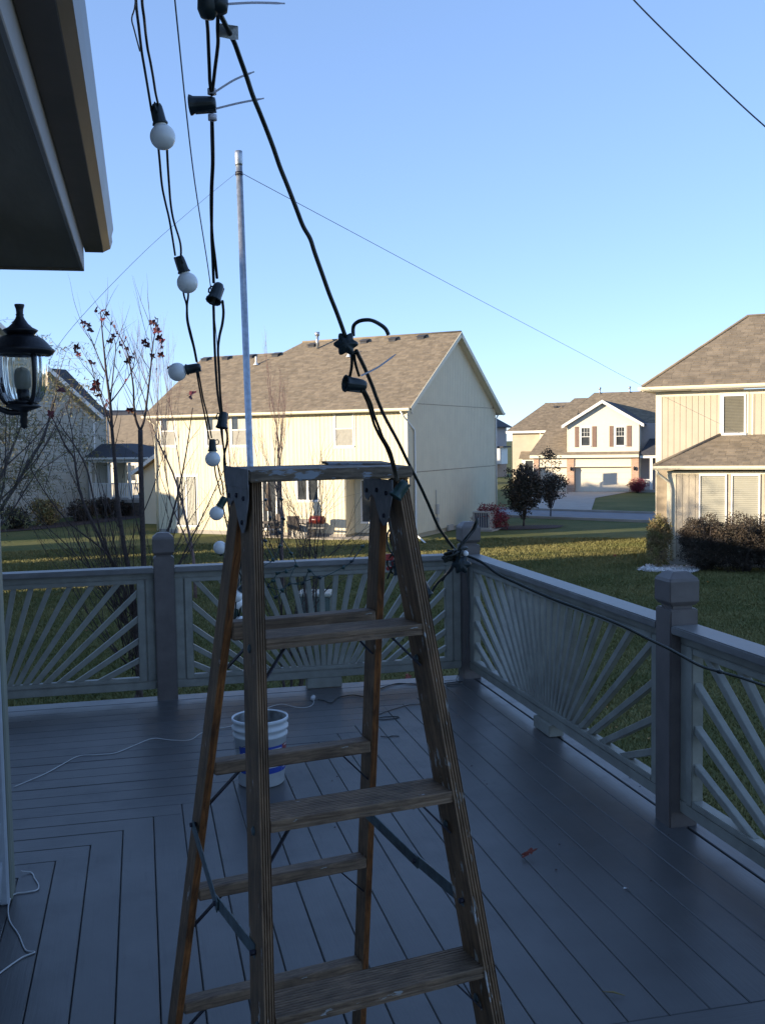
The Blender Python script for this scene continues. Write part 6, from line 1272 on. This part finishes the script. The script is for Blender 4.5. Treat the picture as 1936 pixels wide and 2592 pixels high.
for x, y, z in PW: s = g_.uniform(.03,.07); b.add([(x+a*s*g_.uniform(.7,1.2), y+c*s*g_.uniform(.7,1.2), z+d*s*.7) for a, c, d in oc], of)
b.build('white_rocks', 'gravel', kind='stuff', label='white landscaping rocks spread round the hedge')
# utility box on the lawn behind the railing
ut = empty('utility_box', (3.95, 24.0, G), R(-20), 'dull green utility box with a pale lid on the lawn, seen through the back railing', 'utility box')
b = MB(); b.box(-.40,.40,-.36,.36,0,.62); b.build('body', 'utility', ut, .03, 2); b = MB(); b.box(-.44,.44,-.40,.40,.622,.70); b.build('lid', 'utility_top', ut, .03, 2)
# marker flags / fallen leaves on the lawn
b = MB()
lf = leaf_mesh('fallen_leaf', 'leaf_dry', .075)
for i, (x, y) in enumerate(((17.1,29.6),(8.9,20.6),(4.5,17.4),(16.2,33.3))): link('fallen_leaf', lf, None, Matrix.Translation((x, y, G+.08)) @ Matrix.Rotation(R(70),4,'X') @ Matrix.Rotation(i*1.3,4,'Z'), label=('bright red leaf on the sunlit grass strip near the tan house','bright red leaf on the shaded lawn beyond the right railing','red leaf on the lawn seen between the back slats','red leaf at the foot of the golden shrub')[i], cat='leaf', group='red leaves on the lawn')
g2 = np.random.default_rng(8); dd = g2.uniform(9, 34, 90); aa = g2.uniform(R(-8), R(33), 90); LPn = np.stack([dd*np.sin(aa), dd*np.cos(aa), np.full(90, G+.05)], 1)
LPn = LPn[~((LPn[:,0] < 2.6) & (LPn[:,1] < 7.4))]; leaf_cloud('lawn_leaves', LPn, .07, 'leaf_orange', None, seed=5, kind='stuff', label='a few small dry leaves scattered over the lawn')
# grass blades on the part of the lawn the camera can see up close
def grass(n, d0, d1, az0, az1, h, wd, seed):
    g = np.random.default_rng(seed); d = np.sqrt(g.uniform(d0**1.2, d1**1.2, n)**(2/1.2)); az = g.uniform(az0, az1, n)
    x = d*np.sin(az); y = d*np.cos(az)
    cx, cy = (x-11.04), (y-42.28); lx = cx*math.cos(RZ)+cy*math.sin(RZ); ly = -cx*math.sin(RZ)+cy*math.cos(RZ)
    keep = ~((lx > -18) & (lx < 1.0) & (ly > -3.2*(lx < -3.1)) & (ly < 12)); tx, ty = x-16.95, y-30.96; ax = tx*math.cos(RZ)+ty*math.sin(RZ); ay = -tx*math.sin(RZ)+ty*math.cos(RZ)
    keep &= ~((ax > .1) & (ay > -.6)); s_ = (x-20.2)*0.778+(y-51.6)*0.628; keep &= (s_ < -.2)
    keep &= ~((x < 2.45) & (y < 7.3)); x, y, d = x[keep], y[keep], d[keep]; n = len(x)
    a = g.uniform(0, 6.283, n); hh = h*g.uniform(.5,1.3,n)*(1+d/60); ww = wd*g.uniform(.7,1.4,n)*(1+d/25); lean = g.normal(0,.5,(n,2))*hh[:,None]
    dx, dy = np.cos(a)*ww/2, np.sin(a)*ww/2; z = np.full(n, G+.002)
    V = np.stack([np.stack([x-dx,y-dy,z],1), np.stack([x+dx,y+dy,z],1), np.stack([x+lean[:,0],y+lean[:,1],z+hh],1)],1).reshape(-1,3)
    fast('grass', V, np.arange(n*3).reshape(-1,3), 'grass', kind='stuff', label='short lawn grass around the deck and between the houses')
grass(430000, 8, 44, R(-9), R(35), .042, .016, 1)
